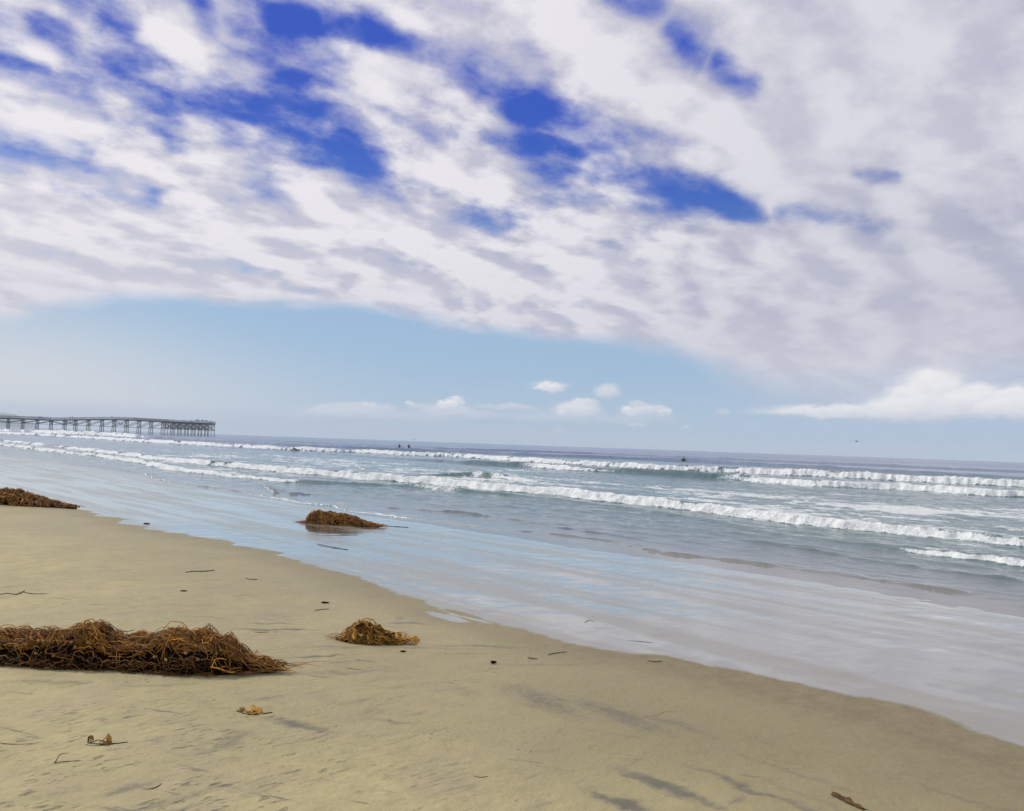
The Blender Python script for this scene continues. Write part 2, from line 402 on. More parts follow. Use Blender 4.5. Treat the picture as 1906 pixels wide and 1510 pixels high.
bands = tt.smooth(tt.noise(tt.comb(s_ * 1.0, u_ * 0.10, 0.0), 1.9, 4, 0.55), 0.42, 0.62)
colr = tt.mix(wet, colr, (0.24, 0.215, 0.165))
holes = tt.smooth(tt.voronoi(tt.comb(s_ * 0.8, u_ * 1.0, 0.0), 9.0), 0.13, 0.03) * tt.smooth(tt.noise(su, 1.1, 2), 0.40, 0.55) * tt.smooth(s_, 4.2, 2.2)
hgt = mid * 0.009 + mott * 0.016 - marks * 0.010 + grain * 0.0007 - holes * 0.012 + str_s * 0.006 * tt.smooth(s_, 4.5, 2.0)
nb = tt.bump(hgt * (1.0 - wet * 0.97), 0.9, 1.0)
sand = tt.bsdf(Base_Color=colr, Roughness=tt.lin(damp, 0, 1, 0.85, 0.55), Normal=nb, IOR=1.35)
nw = tt.bump(tt.noise(tt.comb(s_ * 0.8, u_ * 0.12, 0.0), 2.6, 2, 0.5) * 0.005 + tt.noise(su, 26.0, 3, 0.6) * 0.0003, 0.8, 1.0)
fr = tt.node('ShaderNodeFresnel'); fr.inputs[0].default_value = 1.33; tt.put(fr.inputs['Normal'], nw)
gl = tt.node('ShaderNodeBsdfGlossy'); gl.inputs['Color'].default_value = (0.94, 0.97, 0.95, 1); tt.put(gl.inputs['Roughness'], tt.lin(bands, 0, 1, 0.09, 0.17)); tt.put(gl.inputs['Normal'], nw)
film = ((E(tt, fr.outputs[0]) * 1.3 + 0.13).min(0.92)) * (1.0 - bands * 0.40) * wet
beach_mat = done(tt.mixsh(film, sand, E(tt, gl.outputs[0])))
X, Y, Z, wd_a, dk_a = beach_grid()
beach = grid_obj('beach', X, Y, Z, np.ones((X.shape[0] - 1, X.shape[1] - 1), bool), beach_mat, {'wet_distance': wd_a, 'dark_sand': dk_a})
tag(beach, 'smooth olive tan sand with a wide mirror wet strip by the water', 'beach', kind='structure')

# ------------------------------------------------------------------ sea
# each wave: toe line in the photograph (x, y, height m, foam 0..1), front width, back length
waves = [
    dict(pts=[(-300, 797, .5, 1), (0, 829, .35, 1), (88, 841, .32, 1), (176, 850, .30, 1), (252, 862, .28, 1), (320, 876, .25, .95), (440, 889, .2, .95), (523, 898, .17, .9), (560, 899, .15, .3),
              (640, 902, .12, .05), (730, 906, .15, .05), (767, 909, .24, .35), (830, 914, .24, .45), (880, 918, .15, .05), (1002, 929, .10, 0), (1150, 946, .09, 0), (1328, 974, .08, 0), (1438, 998, .08, 0),
              (1586, 1015, .09, 0), (1650, 1022, .12, .2), (1713, 1031, .17, .9), (1800, 1042, .18, 1), (1906, 1057, .18, 1), (2200, 1100, .18, 1)], w=.35, L=1.3),
    dict(pts=[(-300, 790, .4, .6), (100, 833, .4, .6), (284, 857, .4, .8), (329, 861, .42, 1), (400, 868, .42, 1), (547, 882, .46, 1), (653, 890, .48, 1), (767, 899, .48, 1), (914, 914, .46, 1), (1024, 922, .45, 1), (1100, 932, .43, 1),
              (1250, 948, .41, 1), (1354, 961, .40, 1), (1523, 982, .38, 1), (1692, 997, .38, 1), (1798, 1009, .36, 1), (1906, 1020, .36, 1), (2200, 1056, .35, 1)], w=.55, L=1.6),
    # far breaker, two rolls on the right
    dict(pts=[(-300, 783, .8, 1), (0, 808, .75, 1), (110, 814, .75, 1), (198, 820, .75, 1), (286, 825.5, .75, 1), (375, 830.5, .72, 1), (500, 837, .7, 1), (567, 840, .7, 1), (651, 843, .68, 1), (735, 847, .68, 1), (820, 850, .68, 1),
              (859, 852, .68, 1), (930, 857, .66, 1), (1000, 862, .66, 1), (1100, 868, .66, 1), (1200, 874, .68, 1), (1348, 880, .72, 1), (1533, 889, .78, 1), (1906, 907, .8, 1), (2200, 922, .8, 1)], w=.9, L=2.2),
    dict(pts=[(700, 852, .1, 0), (789, 858, .3, .0), (860, 864, .48, .05), (930, 868, .55, .1), (985, 871, .55, .5), (1040, 875, .5, 1), (1110, 879, .45, .75), (1200, 884, .6, .1), (1290, 890, .62, .05), (1359, 894, .6, .5), (1407, 898, .55, 1), (1515, 906, .52, 1),
              (1663, 911, .5, 1), (1830, 922, .5, 1), (1906, 925, .5, 1), (2200, 943, .5, 1)], w=.8, L=1.6),
    # swell lines outside
    dict(pts=[(-300, 781, 1.2, 1), (40, 805, 1.3, .9), (100, 808, 1.5, 1), (200, 812, 1.5, 1), (240, 815, 1.1, .6), (330, 820, .7, .05), (500, 829, .65, .0), (650, 836, .65, 0), (820, 842, .65, 0), (1000, 850, .6, 0), (1200, 857, .6, 0), (1293, 861, .65, 0), (1396, 867, .6, 0), (1700, 884, .5, 0), (1906, 894, .4, 0)], w=2.2, L=4.0),
    dict(pts=[(330, 815, .4, 0), (500, 823, .5, 0), (800, 836, .55, 0), (1100, 846, .5, 0), (1400, 859, .5, 0), (1906, 881, .5, 0), (2200, 893, .7, 0)], w=4, L=8),
    # small steep ridge between the breakers
    dict(pts=[(760, 884, 0, 0), (820, 886, .18, 0), (880, 888, .28, .1), (915, 891, .3, .6), (960, 896, .15, .8), (1010, 900, 0, .3)], w=.5, L=1.2),
    # swash lips running up the sand
    dict(pts=[(-200, 850, .02, .1), (100, 862, .03, .1), (190, 870, .03, .15), (255, 881, .04, .2), (267, 884, .10, .8), (288, 893, .07, .6), (352, 904, .05, .5), (440, 915, .05, .5), (485, 924, .06, .8), (560, 937, .04, .9), (621, 943, .04, .95), (642, 951, .035, .95), (696, 957, .035, .9), (735, 964, .035, .9), (778, 968, .03, .6), (820, 973, .03, .7),
              (900, 986, .025, .4), (1000, 992, .025, .25), (1085, 1003, .045, .3), (1140, 1010, .03, .1), (1227, 1031, .05, .05), (1311, 1039, .05, .05), (1396, 1050, .05, .05), (1523, 1067, .05, .1), (1650, 1084, .05, .05), (1734, 1098, .05, .15), (1819, 1113, .05, .1), (1906, 1119, .045, .1), (2200, 1165, .04, 0)], w=.06, L=.35),
    dict(pts=[(470, 900, 0, 0), (492, 910, .10, .45), (503, 919, .14, .6), (530, 921, .10, .45), (565, 920, .04, .1), (600, 922, 0, 0)], w=.22, L=.35),
    dict(pts=[(560, 928, 0, 0), (660, 940, .03, .0), (740, 948, .05, 0), (850, 955, .06, .0), (940, 966, .04, 0), (1020, 980, .04, .05), (1085, 990, .05, .1), (1160, 1000, .03, 0), (1250, 1015, 0, 0)], w=.08, L=.3),
    dict(pts=[(1350, 1002, 0, 0), (1450, 1018, .05, 0), (1600, 1042, .06, 0), (1750, 1066, .05, 0), (1906, 1085, .05, 0)], w=.14, L=.5),
]
def sea_grid():
    az_ = np.concatenate([np.linspace(-1.45, -0.68, 70)[:-1], np.linspace(-0.68, 0.68, 1180)[:-1], np.linspace(0.68, 1.45, 70)])
    r_ = np.concatenate([np.geomspace(7.5, 330, 1000)[:-1], np.geomspace(330, 9300, 110)])
    A, RR = np.meshgrid(az_, r_)
    X, Y = RR * np.sin(A), RR * np.cos(A)
    S, U = st(X, Y)
    off = np.clip((S - 14) / 60, 0, 1)
    fade = np.exp(-(RR / 500) ** 2)
    Z = SEA + fade * (off * 0.10 * fbm(S / 9, U / 26, 3, 31) + np.clip((S - 11.8) / 5, 0, 1) * (0.034 * fbm(S / 1.1, U / 1.8, 3, 35) + 0.014 * fbm(S / .42, U / .7, 2, 37)))
    foam = np.zeros_like(X); lace = np.zeros_like(X)
    bl = np.abs(fbm(S / .14, U / .24, 3, 41)); bl2 = np.abs(fbm(S / .45, U / .7, 2, 47))
    n_t = perlin(U / 1.3, U * 0, 51); n_t2 = perlin(U / 4.5, U * 0 + 3, 53); n_t3 = perlin(U / .45, U * 0 + 7, 55)
    turb = fbm(S / .7, U / .6, 3, 67)
    lipn = fbm(S / .25, U / .5, 2, 69)
    lacen = fbm(S / 5, U / 9, 2, 61)
    for i, wv in enumerate(waves):
        q = []; hk = (.62, .62, .74, .76, .85, 1, 1, .85, .9, .8, .8)[i]
        for px, py, a, f in wv['pts']:
            p = hit_sea(px, py); s0, u0 = st(p.x, p.y); q.append((u0, s0, a * hk, f))
        q.sort(); q = np.array(q)
        big = min(1.0, max(q[:, 2]) / .4)
        s0 = np.interp(U, q[:, 0], q[:, 1]); a = np.interp(U, q[:, 0], q[:, 2], left=q[0, 2] if q[0, 0] < 0 else 0); f = np.interp(U, q[:, 0], q[:, 3])
        a = np.where((U < q[0, 0] - 3) & (q[0, 2] < .03), 0, a)
        s0 = s0 + big * (0.10 * n_t + 0.05 * n_t3) * (0.4 + f) * wv['w'] * 2 + (1 - big) * 0.06 * n_t + f * big * max(wv['w'], .8) * .40 * turb
        A_ = a * (1.0 if big > .5 else .8 * np.clip(.7 + 1.2 * n_t + .7 * n_t3 + .7 * lipn, .05, 1.9)) * (1 + 0.25 * n_t2 + 0.10 * n_t * f + 0.05 * n_t3 * f)
        w_, L = wv['w'], wv['L']
        xi = S - s0
        nb_ = np.clip(.5 + 1.1 * fbm(U / 3.7 + S / 5, U / 11 + i * 3.7, 3, 81), .05, 1.2)
        f = np.clip(f * (.84 + .30 * nb_), 0, 1.05)
        prof = np.where(xi < w_, sstep(0, w_, xi), np.exp(-(np.maximum(xi - w_, 0) / L) ** 1.3))
        Z = Z + A_ * prof
        band = sstep(-0.12 * w_, 0.40 * w_, xi) * sstep(w_ * (1.0 + 1.6 * nb_), .40 * w_, xi)
        Z = Z + f * band * a * (0.20 * bl + 0.16 * bl2 - .08)
        foam = np.maximum(foam, f * band)
        tail = sstep(0, w_, xi) * np.exp(-np.maximum(xi - w_, 0) / (5.0 * L))
        lace = np.maximum(lace, f * tail * big * (0.75 + 0.7 * lacen))
        # lip of thin water thrown ahead of a roll
        lace = np.maximum(lace, f * big * 0.55 * np.exp(-(np.minimum(xi, 0) / (.5 * w_)) ** 2) * (xi < 0.2))
    # leftover foam drifting in the trough on the left and the far right
    left = np.exp(-((U - 55) / 30) ** 2) * np.exp(-((S - 30) / 12) ** 2) * 0.72
    right = np.exp(-((U - 8) / 13) ** 2) * np.exp(-((S - 31) / 8) ** 2) * 1.0
    mid = np.exp(-((U - 30) / 12) ** 2) * np.exp(-((S - 26) / 5) ** 2) * 0.42
    lace = np.maximum(lace, (left + right + mid) * (0.8 + 0.9 * lacen))
    shallow = sstep(19, 12, S)
    bz = beach_z(S)
    keepv = (Z > bz - 0.10) & (S > 8.5)
    keep = keepv[:-1, :-1] | keepv[1:, 1:]
    return X, Y, Z, keep, foam, lace, shallow
tt, done = material('sea_water')
p, s_, u_ = shore_axes(tt)
foam = tt.attr('foam'); lace = tt.attr('lace'); shal = tt.attr('shallow')
su = tt.comb(s_, u_, 0.0); r = tt.vmath('LENGTH', p)
n_s = tt.noise(su, 5.0, 4, 0.6); n_m = tt.noise(tt.comb(s_ * 1.0, u_ * 0.45, 0.0), 1.6, 4, 0.6); n_l = tt.noise(tt.comb(s_ * 1.0, u_ * .35, 0.0), 0.22, 4, 0.6)
near = tt.smooth(r, 70.0, 8.0)
rip = tt.noise(tt.comb(s_ * 3.4, u_ * 0.9, 0.0), 1.0, 5, 0.65)
h = n_m * 0.10 + n_s * 0.012 + rip * 0.060 * tt.smooth(s_, 11.0, 14.0) + n_l * 0.35 * tt.smooth(s_, 25.0, 60.0)
h = h * tt.lin(shal, 0.0, 1.0, 1.0, 0.30) * tt.smooth(s_, 11.6, 14.0, 0.25, 1.0)
nb = tt.bump(h, 0.8, 1.0)
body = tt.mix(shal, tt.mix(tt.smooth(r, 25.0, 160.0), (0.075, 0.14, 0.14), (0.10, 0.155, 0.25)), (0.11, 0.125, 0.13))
vs = tt.smooth(s_ + (n_l - 0.5) * 2.0, 13.6, 11.9)
body = tt.mix(vs, body, (0.20, 0.20, 0.18))
water = tt.bsdf(Base_Color=body, Roughness=tt.smooth(r, 20.0, 400.0, 0.06, 0.22), IOR=1.34, Normal=nb)
fn = tt.noise(su, 7.0, 5, 0.65); fw = tt.noise(su, 1.3, 4, 0.6, color=True)
wsu = tt.vmath('ADD', tt.comb(s_ * 1.0, u_ * 0.55, 0.0), tt.vmath('SCALE', fw, 0.9))
cell = tt.voronoi(wsu, 1.5, 'DISTANCE_TO_EDGE'); cell2 = tt.voronoi(wsu, 4.2, 'DISTANCE_TO_EDGE')
web = 1.0 - (cell * 1.5).min(cell2 * 4.0 + 0.12) * 1.7
patch = tt.noise(tt.comb(s_ * 1.0, u_ * 0.4, 5.0), 0.9, 4, 0.65)
lac = tt.smooth(web * 0.8 + (fn - 0.5) * 0.7 + (patch - 0.5) * 2.8 + (lace - 0.5) * 0.6, 0.58, 1.0) * tt.smooth(lace, 0.05, 0.35)
fgr = tt.noise(su, 24.0, 4, 0.7)
ff = tt.smooth(foam * 1.15 + (fn - 0.5) * 1.0 + (fgr - 0.5) * 0.5 + (patch - 0.5) * 0.5, 0.42, 0.66).max(lac * 0.85)
fcol = tt.mix(tt.smooth(fgr * 0.6 + tt.noise(su, 3.0, 4) * 0.5, 0.42, 0.68), (0.55, 0.61, 0.63), (0.88, 0.90, 0.90))
fb = tt.bump(tt.noise(p, 7.0, 6, 0.65) * 0.12, 0.8, 1.0)
foam_sh = tt.bsdf(Base_Color=fcol, Roughness=0.9, Normal=fb, Subsurface_Weight=0.0)
sea_mat = done(tt.mixsh(ff, water, foam_sh))
X, Y, Z, keep, fo, la, sh = sea_grid()
sea = grid_obj('sea_water', X, Y, Z, keep, sea_mat, {'foam': fo, 'lace': la, 'shallow': sh})
tag(sea, 'blue green sea with white breaking waves rolling towards the beach', 'sea', kind='structure')
print('sea verts', len(sea.data.vertices))

# ------------------------------------------------------------------ far headland behind the pier
tt, done = material('headland_scrub')
hill_mat = done(tt.bsdf(Base_Color=tt.mix(tt.noise(tt.pos(), 0.02, 4), (0.10, 0.11, 0.09), (0.17, 0.16, 0.13)), Roughness=0.95))
hx = np.linspace(-420, 70, 60); hd = np.linspace(0, 500, 8); V = []; F = []
for i, px in enumerate(hx):
    k = np.interp(px, [-420, -200, -40, 30, 70], [58, 87, 85, 70, 16]); k *= 1 + 0.07 * math.sin(px * .11) + 0.05 * math.sin(px * .31)
    b = ray(px, 800); b.z = 0; b.normalize()
    for j, dd in enumerate(hd):
        q = b * (5000 + dd); V.append((q.x, q.y, SEA - 1 + max(k, 0) * math.sin(math.pi * (j + .0) / 7)))
for i in range(59):
    for j in range(7): a = i * 8 + j; F.append((a, a + 8, a + 9, a + 1))
tag(mesh_obj('hill', V, F, hill_mat), 'faint hazy headland on the horizon behind the pier', 'hill', kind='structure')

# ------------------------------------------------------------------ boxes and bars
class MB:
    def __init__(self): self.v, self.f = [], []
    def bar(self, a, b, w, h=None, up=Vector((0, 0, 1))):
        a, b = Vector(a), Vector(b); h = h or w; d_ = (b - a).normalized()
        x = d_.cross(up)
        if x.length < 1e-4: x = d_.cross(Vector((1, 0, 0)))
        x.normalize(); y = x.cross(d_); n = len(self.v)
        for q in (a, b):
            for sx, sy in ((-1, -1), (1, -1), (1, 1), (-1, 1)): self.v.append(q + x * (sx * w / 2) + y * (sy * h / 2))
        self.f += [(n, n + 3, n + 2, n + 1), (n + 4, n + 5, n + 6, n + 7)] + [(n + i, n + (i + 1) % 4, n + 4 + (i + 1) % 4, n + 4 + i) for i in range(4)]
        return self
    def tube(self, pts, rad, k=6, cap=True):
        pts = [Vector(q) for q in pts]; m = len(pts); n = len(self.v)
        rad = rad if hasattr(rad, '__len__') else [rad] * m
        ref = Vector((0.31, 0.22, 0.92))
        for i, q in enumerate(pts):
            d_ = (pts[min(i + 1, m - 1)] - pts[max(i - 1, 0)]).normalized(); x = d_.cross(ref)
            if x.length < 1e-3: x = d_.cross(Vector((1, 0, 0)))
            x.normalize(); y = d_.cross(x)
            for j in range(k):
                c, s = math.cos(2 * math.pi * j / k), math.sin(2 * math.pi * j / k); self.v.append(q + (x * c + y * s) * rad[i])
        for i in range(m - 1):
            for j in range(k): self.f.append((n + i * k + j, n + i * k + (j + 1) % k, n + (i + 1) * k + (j + 1) % k, n + (i + 1) * k + j))
        if cap: self.f += [tuple(n + j for j in reversed(range(k))), tuple(n + (m - 1) * k + j for j in range(k))]
        return self
    def build(self, name, mat, parent=None, smooth=False): return mesh_obj(name, self.v, self.f, mat, parent, smooth)

# ------------------------------------------------------------------ pier
def simple(name, c1, c2, scale=3.0, rough=0.8):
    tt, done = material(name)
    return done(tt.bsdf(Base_Color=tt.mix(tt.noise(tt.pos(), scale, 4, 0.6), c1, c2), Roughness=rough))
wood = simple('weathered_timber', (0.060, 0.052, 0.050), (0.11, 0.10, 0.10), 1.2)
railw = simple('grey_railing_timber', (0.30, 0.29, 0.31), (0.40, 0.39, 0.42), 1.2)
PU = 551.0                                   # along-shore distance of the pier
def pier_pt(s, du, z): x, y = xy(s, PU + du); return Vector((x, y, z))
def pier_s(px):
    lo, hi = 0.0, 300.0
    for _ in range(40):
        m = (lo + hi) / 2; q = CAMROT.transposed() @ (pier_pt(m, 0, 7) - CAM)
        if CX + FPX * q.x / -q.z < px: lo = m
        else: hi = m
    return lo
def top_z(px, py, s):                         # height at which the pixel row meets the pier
    lo, hi = 0.0, 30.0
    for _ in range(40):
        m = (lo + hi) / 2; q = CAMROT.transposed() @ (pier_pt(s, 0, m) - CAM)
        if CY - FPX * q.y / -q.z > py: lo = m
        else: hi = m
    return lo
dk_s, dk_z = [], []
for px, py in ((-250, 763.5), (-80, 770), (0, 773.3), (60, 775.5), (99, 777.5), (150, 776.7), (205, 776.2), (250, 777.6), (310, 781), (397, 784.8)):
    s = pier_s(px); dk_s.append(s); dk_z.append(top_z(px, py, s) - 1.25)
S_END = pier_s(397)
def dz_(s): return float(np.interp(s, dk_s, dk_z))
p0 = pier_pt(S_END, 0, 0)
pier = empty('pier', (p0.x, p0.y, SEA))
tag(pier, 'long timber pier on clustered piles standing out in the surf', 'pier')
def rel(o): o.parent = pier; o.location = -pier.location; return o
S_P = pier_s(318)                             # where the wide end platform starts
mb = MB(); ss = list(np.arange(15, S_P, 6)) + [S_P]
for a, b in zip(ss[:-1], ss[1:]):
    mb.bar(pier_pt(a, 0, dz_(a) - .2), pier_pt(b, 0, dz_(b) - .2), 6.6, .35)
    for du in (-3, -1, 1, 3): mb.bar(pier_pt(a, du, dz_(a) - .6), pier_pt(b, du, dz_(b) - .6), .35, .45)
rel(mb.build('deck', wood, pier))
mb = MB(); mb.bar(pier_pt(S_P, 4, dz_(S_P) - .2), pier_pt(S_END, 4, dz_(S_END) - .2), 15, .4)
for du in (-3, 0, 3, 6, 9, 11): mb.bar(pier_pt(S_P, du, dz_(S_P) - .62), pier_pt(S_END, du, dz_(S_END) - .62), .4, .45)
rel(mb.build('end_platform', wood, pier))
mb = MB()
def rail(a, b, da, db):
    L = int(abs(b - a) / 2.0) + 1 if abs(b - a) > 1 else 8
    for h in (.25, .5, .75, 1.0): mb.bar(pier_pt(a, da, dz_(a) + h), pier_pt(b, db, dz_(b) + h), .06, .12)
    mb.bar(pier_pt(a, da, dz_(a) + 1.22), pier_pt(b, db, dz_(b) + 1.22), .22, .08)
    for k in range(L + 1):
        q = a + (b - a) * k / L; dd = da + (db - da) * k / L; mb.bar(pier_pt(q, dd, dz_(q) - .02), pier_pt(q, dd, dz_(q) + 1.22), .12)
for a, b in zip(ss[:-1], ss[1:]): rail(a, b, -3.2, -3.2); rail(a, b, 3.2, 3.2)
rail(S_P, S_END, -3.4, -3.4); rail(S_P, S_END, 11.4, 11.4); rail(S_END, S_END - .01, -3.4, 11.4); rail(S_P, S_P + .01, 3.2, 11.4)
rel(mb.build('railing', railw, pier))
bent_px = [-45, -18, 16, 43, 70, 95.5, 121, 141, 165, 190, 212.5, 236, 259, 281.5, 304]
bent_s = [pier_s(q) for q in bent_px]
def bent(s, dus):
    m = MB(); z = dz_(s)
    m.bar(pier_pt(s, dus[0] - .5, z - 1.0), pier_pt(s, dus[-1] + .5, z - 1.0), .4, .4)
    m.bar(pier_pt(s, dus[0], 4.0), pier_pt(s, dus[-1], z - 1.6), .12, .3); m.bar(pier_pt(s + .3, dus[-1], 4.0), pier_pt(s + .3, dus[0], z - 1.6), .12, .3)
    m.bar(pier_pt(s, dus[0] - .4, 3.9), pier_pt(s, dus[-1] + .4, 3.9), .15, .3)
    b = rel(m.build('pile_bent', wood, pier))
    for du in dus:
        sp = du * 1.10
        pm = MB(); pm.tube([pier_pt(s, sp + .3 * (du > 0) - .3 * (du < 0), -4.0), pier_pt(s, du, z - .8)], [.23, .2], 8)
        q = pm.build('pile', wood, b, True)
    return b
for s in bent_s: bent(s, (-3.0, 0, 3.0))
for s in np.linspace(S_P + .6, S_END - .5, 7): bent(s, (-3.0, 1.5, 6, 10.6))
# braces between the bents, as they criss-cross in the photograph
brace_kind = ['u', 'd', 'u', 'u', 'u', 'd', 'x', 'u', 'u', 'u', 'x', 'u', 'u', 'u']
for (a, b), k in zip(zip(bent_s[:-1], bent_s[1:]), brace_kind):
    m = MB()
    for du in (-3.25, 3.25):
        if k in 'ux': m.bar(pier_pt(a, du, 4.2), pier_pt(b, du, dz_(b) - 1.1), .14, .3)
        if k in 'dx': m.bar(pier_pt(a, du, dz_(a) - 1.1), pier_pt(b, du, 4.2), .14, .3)
        m.bar(pier_pt(a, du * 1.04, 3.9), pier_pt(b, du * 1.04, 3.9), .14, .22)
    rel(m.build('brace', wood, pier))
m = MB(); a = bent_s[-1]
for du in (-3.25, 3.25):
    m.bar(pier_pt(a, du, dz_(a) - 1.1), pier_pt(S_P + .6, du, 4.2), .14, .3); m.bar(pier_pt(a, du, 4.2), pier_pt(S_P + .6, du, dz_(S_P) - 1.1), .14, .3)
    m.bar(pier_pt(a, du, 3.9), pier_pt(S_P + .6, du, 3.9), .14, .22)
rel(m.build('brace', wood, pier))
m = MB(); es = np.linspace(S_P + .6, S_END - .5, 7)
for a, b in zip(es[:-1], es[1:]):
    for du in (-3.2, 1.7, 6.2, 10.8):
        m.bar(pier_pt(a, du, 4.0), pier_pt(b, du, dz_(b) - 1.1), .14, .3); m.bar(pier_pt(a, du, dz_(a) - 1.1), pier_pt(b, du, 4.0), .14, .3); m.bar(pier_pt(a, du, 3.9), pier_pt(b, du, 3.9), .14, .25)
rel(m.build('brace', wood, pier))

# ------------------------------------------------------------------ people
def figure_mesh(name, joints, bones, mats_):
    """one skinned surface: joints {name: (pos, radius)}"""
    names = list(joints); me = bpy.data.meshes.new(name)
    me.from_pydata([joints[k][0] for k in names], [(names.index(a), names.index(b)) for a, b in bones], [])
    o = bpy.data.objects.new(name, me); COL.objects.link(o)
    md = o.modifiers.new('skin', 'SKIN'); md.use_smooth_shade = True
    for i, k in enumerate(names):
        sv = me.skin_vertices[0].data[i]; rr = joints[k][1]; sv.radius = rr if isinstance(rr, tuple) else (rr, rr); sv.use_root = (k == 'pelvis')
    sb = o.modifiers.new('sub', 'SUBSURF'); sb.levels = 2; sb.render_levels = 2
    dg = bpy.context.evaluated_depsgraph_get(); ev = o.evaluated_get(dg)
    m2 = bpy.data.meshes.new_from_object(ev); m2.name = name
    bpy.data.objects.remove(o); bpy.data.meshes.remove(me)
    m2.materials.clear()
    for q in mats_: m2.materials.append(q)
    m2.polygons.foreach_set('use_smooth', [True] * len(m2.polygons)); m2.update()
    return m2
BONES = [('pelvis', 'waist'), ('waist', 'chest'), ('chest', 'neck'), ('neck', 'head'), ('head', 'crown'), ('head', 'nose')]
for sd in 'lr': BONES += [('chest', 'sh' + sd), ('sh' + sd, 'el' + sd), ('el' + sd, 'wr' + sd), ('wr' + sd, 'ha' + sd), ('pelvis', 'hp' + sd), ('hp' + sd, 'kn' + sd), ('kn' + sd, 'an' + sd), ('an' + sd, 'to' + sd)]
def pose(**kw):
    J = dict(pelvis=((0, 0, .95), (.15, .11)), waist=((0, 0, 1.1), (.13, .10)), chest=((0, 0, 1.34), (.16, .11)), neck=((0, .01, 1.50), .055), head=((0, .03, 1.62), (.075, .09)), crown=((0, .02, 1.70), (.065, .08)), nose=((0, .115, 1.60), .02))
    for sd, k in (('l', -1), ('r', 1)):
        J.update({'sh' + sd: ((.19 * k, 0, 1.40), .06), 'el' + sd: ((.24 * k, -.03, 1.12), .045), 'wr' + sd: ((.25 * k, .06, .88), .03), 'ha' + sd: ((.25 * k, .09, .78), (.035, .018)),
                  'hp' + sd: ((.10 * k, 0, .88), .085), 'kn' + sd: ((.11 * k, .02, .49), .058), 'an' + sd: ((.11 * k, -.01, .09), .04), 'to' + sd: ((.12 * k, .16, .04), (.04, .03))})
    for k, v in kw.items(): J[k] = (v, J[k][1])
    return J
def prone():
    J = {}
    base = pose(); 
    for k, (q, rr) in base.items(): J[k] = ((q[0], q[2] - .95, .12 - q[1] * .6), rr)
    J['chest'] = ((0, .38, .20), J['chest'][1]); J['neck'] = ((0, .52, .30), .055); J['head'] = ((0, .60, .40), (.075, .09)); J['crown'] = ((0, .59, .48), (.065, .08)); J['nose'] = ((0, .69, .40), .02)
    for sd, k in (('l', -1), ('r', 1)):
        J['sh' + sd] = ((.19 * k, .42, .22), .06); J['el' + sd] = ((.34 * k, .50, .06), .045); J['wr' + sd] = ((.33 * k, .72, -.04), .03); J['ha' + sd] = ((.33 * k, .80, -.07), (.035, .018))
    return J
def seated():
    J = pose(); K = {}
    for k, (q, rr) in J.items(): K[k] = ((q[0], q[1], q[2] - .84), rr)
    for sd, k in (('l', -1), ('r', 1)):
        K['kn' + sd] = ((.26 * k, .34, .08), .058); K['an' + sd] = ((.29 * k, .30, -.32), .04); K['to' + sd] = ((.30 * k, .42, -.40), (.04, .03))
        K['el' + sd] = ((.25 * k, .05, .28), .045); K['wr' + sd] = ((.20 * k, .28, .20), .03); K['ha' + sd] = ((.18 * k, .36, .19), (.035, .018))
    return K
suit = simple('black_wetsuit', (0.012, 0.012, 0.014), (0.022, 0.022, 0.026), 8, 0.5)
cloth1 = simple('dark_clothing', (0.03, 0.03, 0.04), (0.06, 0.055, 0.06), 5)
skin_m = simple('skin', (0.40, 0.25, 0.18), (0.45, 0.29, 0.2), 9, 0.6)
hair_m = simple('brown_hair', (0.03, 0.02, 0.015), (0.05, 0.035, 0.025), 30, 0.6)
board_m = simple('surfboard_foam', (0.06, 0.065, 0.07), (0.10, 0.10, 0.10), 2, 0.35)
def two_tone(m2, zc_fn):                      # second slot (skin) for head and hands
    for pl in m2.polygons: pl.material_index = 1 if zc_fn(pl.center) else 0
def cap_hair(parent, c, r=.105):
    V, F = [], []
    for i in range(6):
        th = math.pi * .5 * i / 5 * 1.15
        for j in range(12): a = 2 * math.pi * j / 12; V.append((c[0] + r * .86 * math.sin(th) * math.cos(a), c[1] - .015 + r * math.sin(th) * math.sin(a), c[2] + r * math.cos(th)))
    for i in range(5):
        for j in range(12): F.append((i * 12 + j, (i + 1) * 12 + j, (i + 1) * 12 + (j + 1) % 12, i * 12 + (j + 1) % 12))
    return mesh_obj('hair', V, F, hair_m, parent)
def person(name, me, hair_c, loc, rz, label, group=None):
    o = bpy.data.objects.new(name, me); COL.objects.link(o); o.location = loc; o.rotation_euler = (0, 0, rz)
    tag(o, label, 'person', group); cap_hair(o, hair_c); return o
stand_me = figure_mesh('standing_person', pose(), BONES, [cloth1, skin_m]); two_tone(stand_me, lambda c: c.z > 1.52 or (abs(c.x) > .2 and c.z < .88))
lean_me = figure_mesh('leaning_person', pose(chest=(0, .10, 1.33), neck=(0, .2, 1.46), head=(0, .26, 1.56), crown=(0, .26, 1.65), nose=(0, .35, 1.54), ell=(-.26, .22, 1.14), wrl=(-.2, .40, 1.2), hal=(-.15, .47, 1.2), elr=(.26, .22, 1.14), wrr=(.2, .40, 1.2), har=(.15, .47, 1.2)), BONES, [cloth1, skin_m])
two_tone(lean_me, lambda c: c.z > 1.5 and c.y > .14)
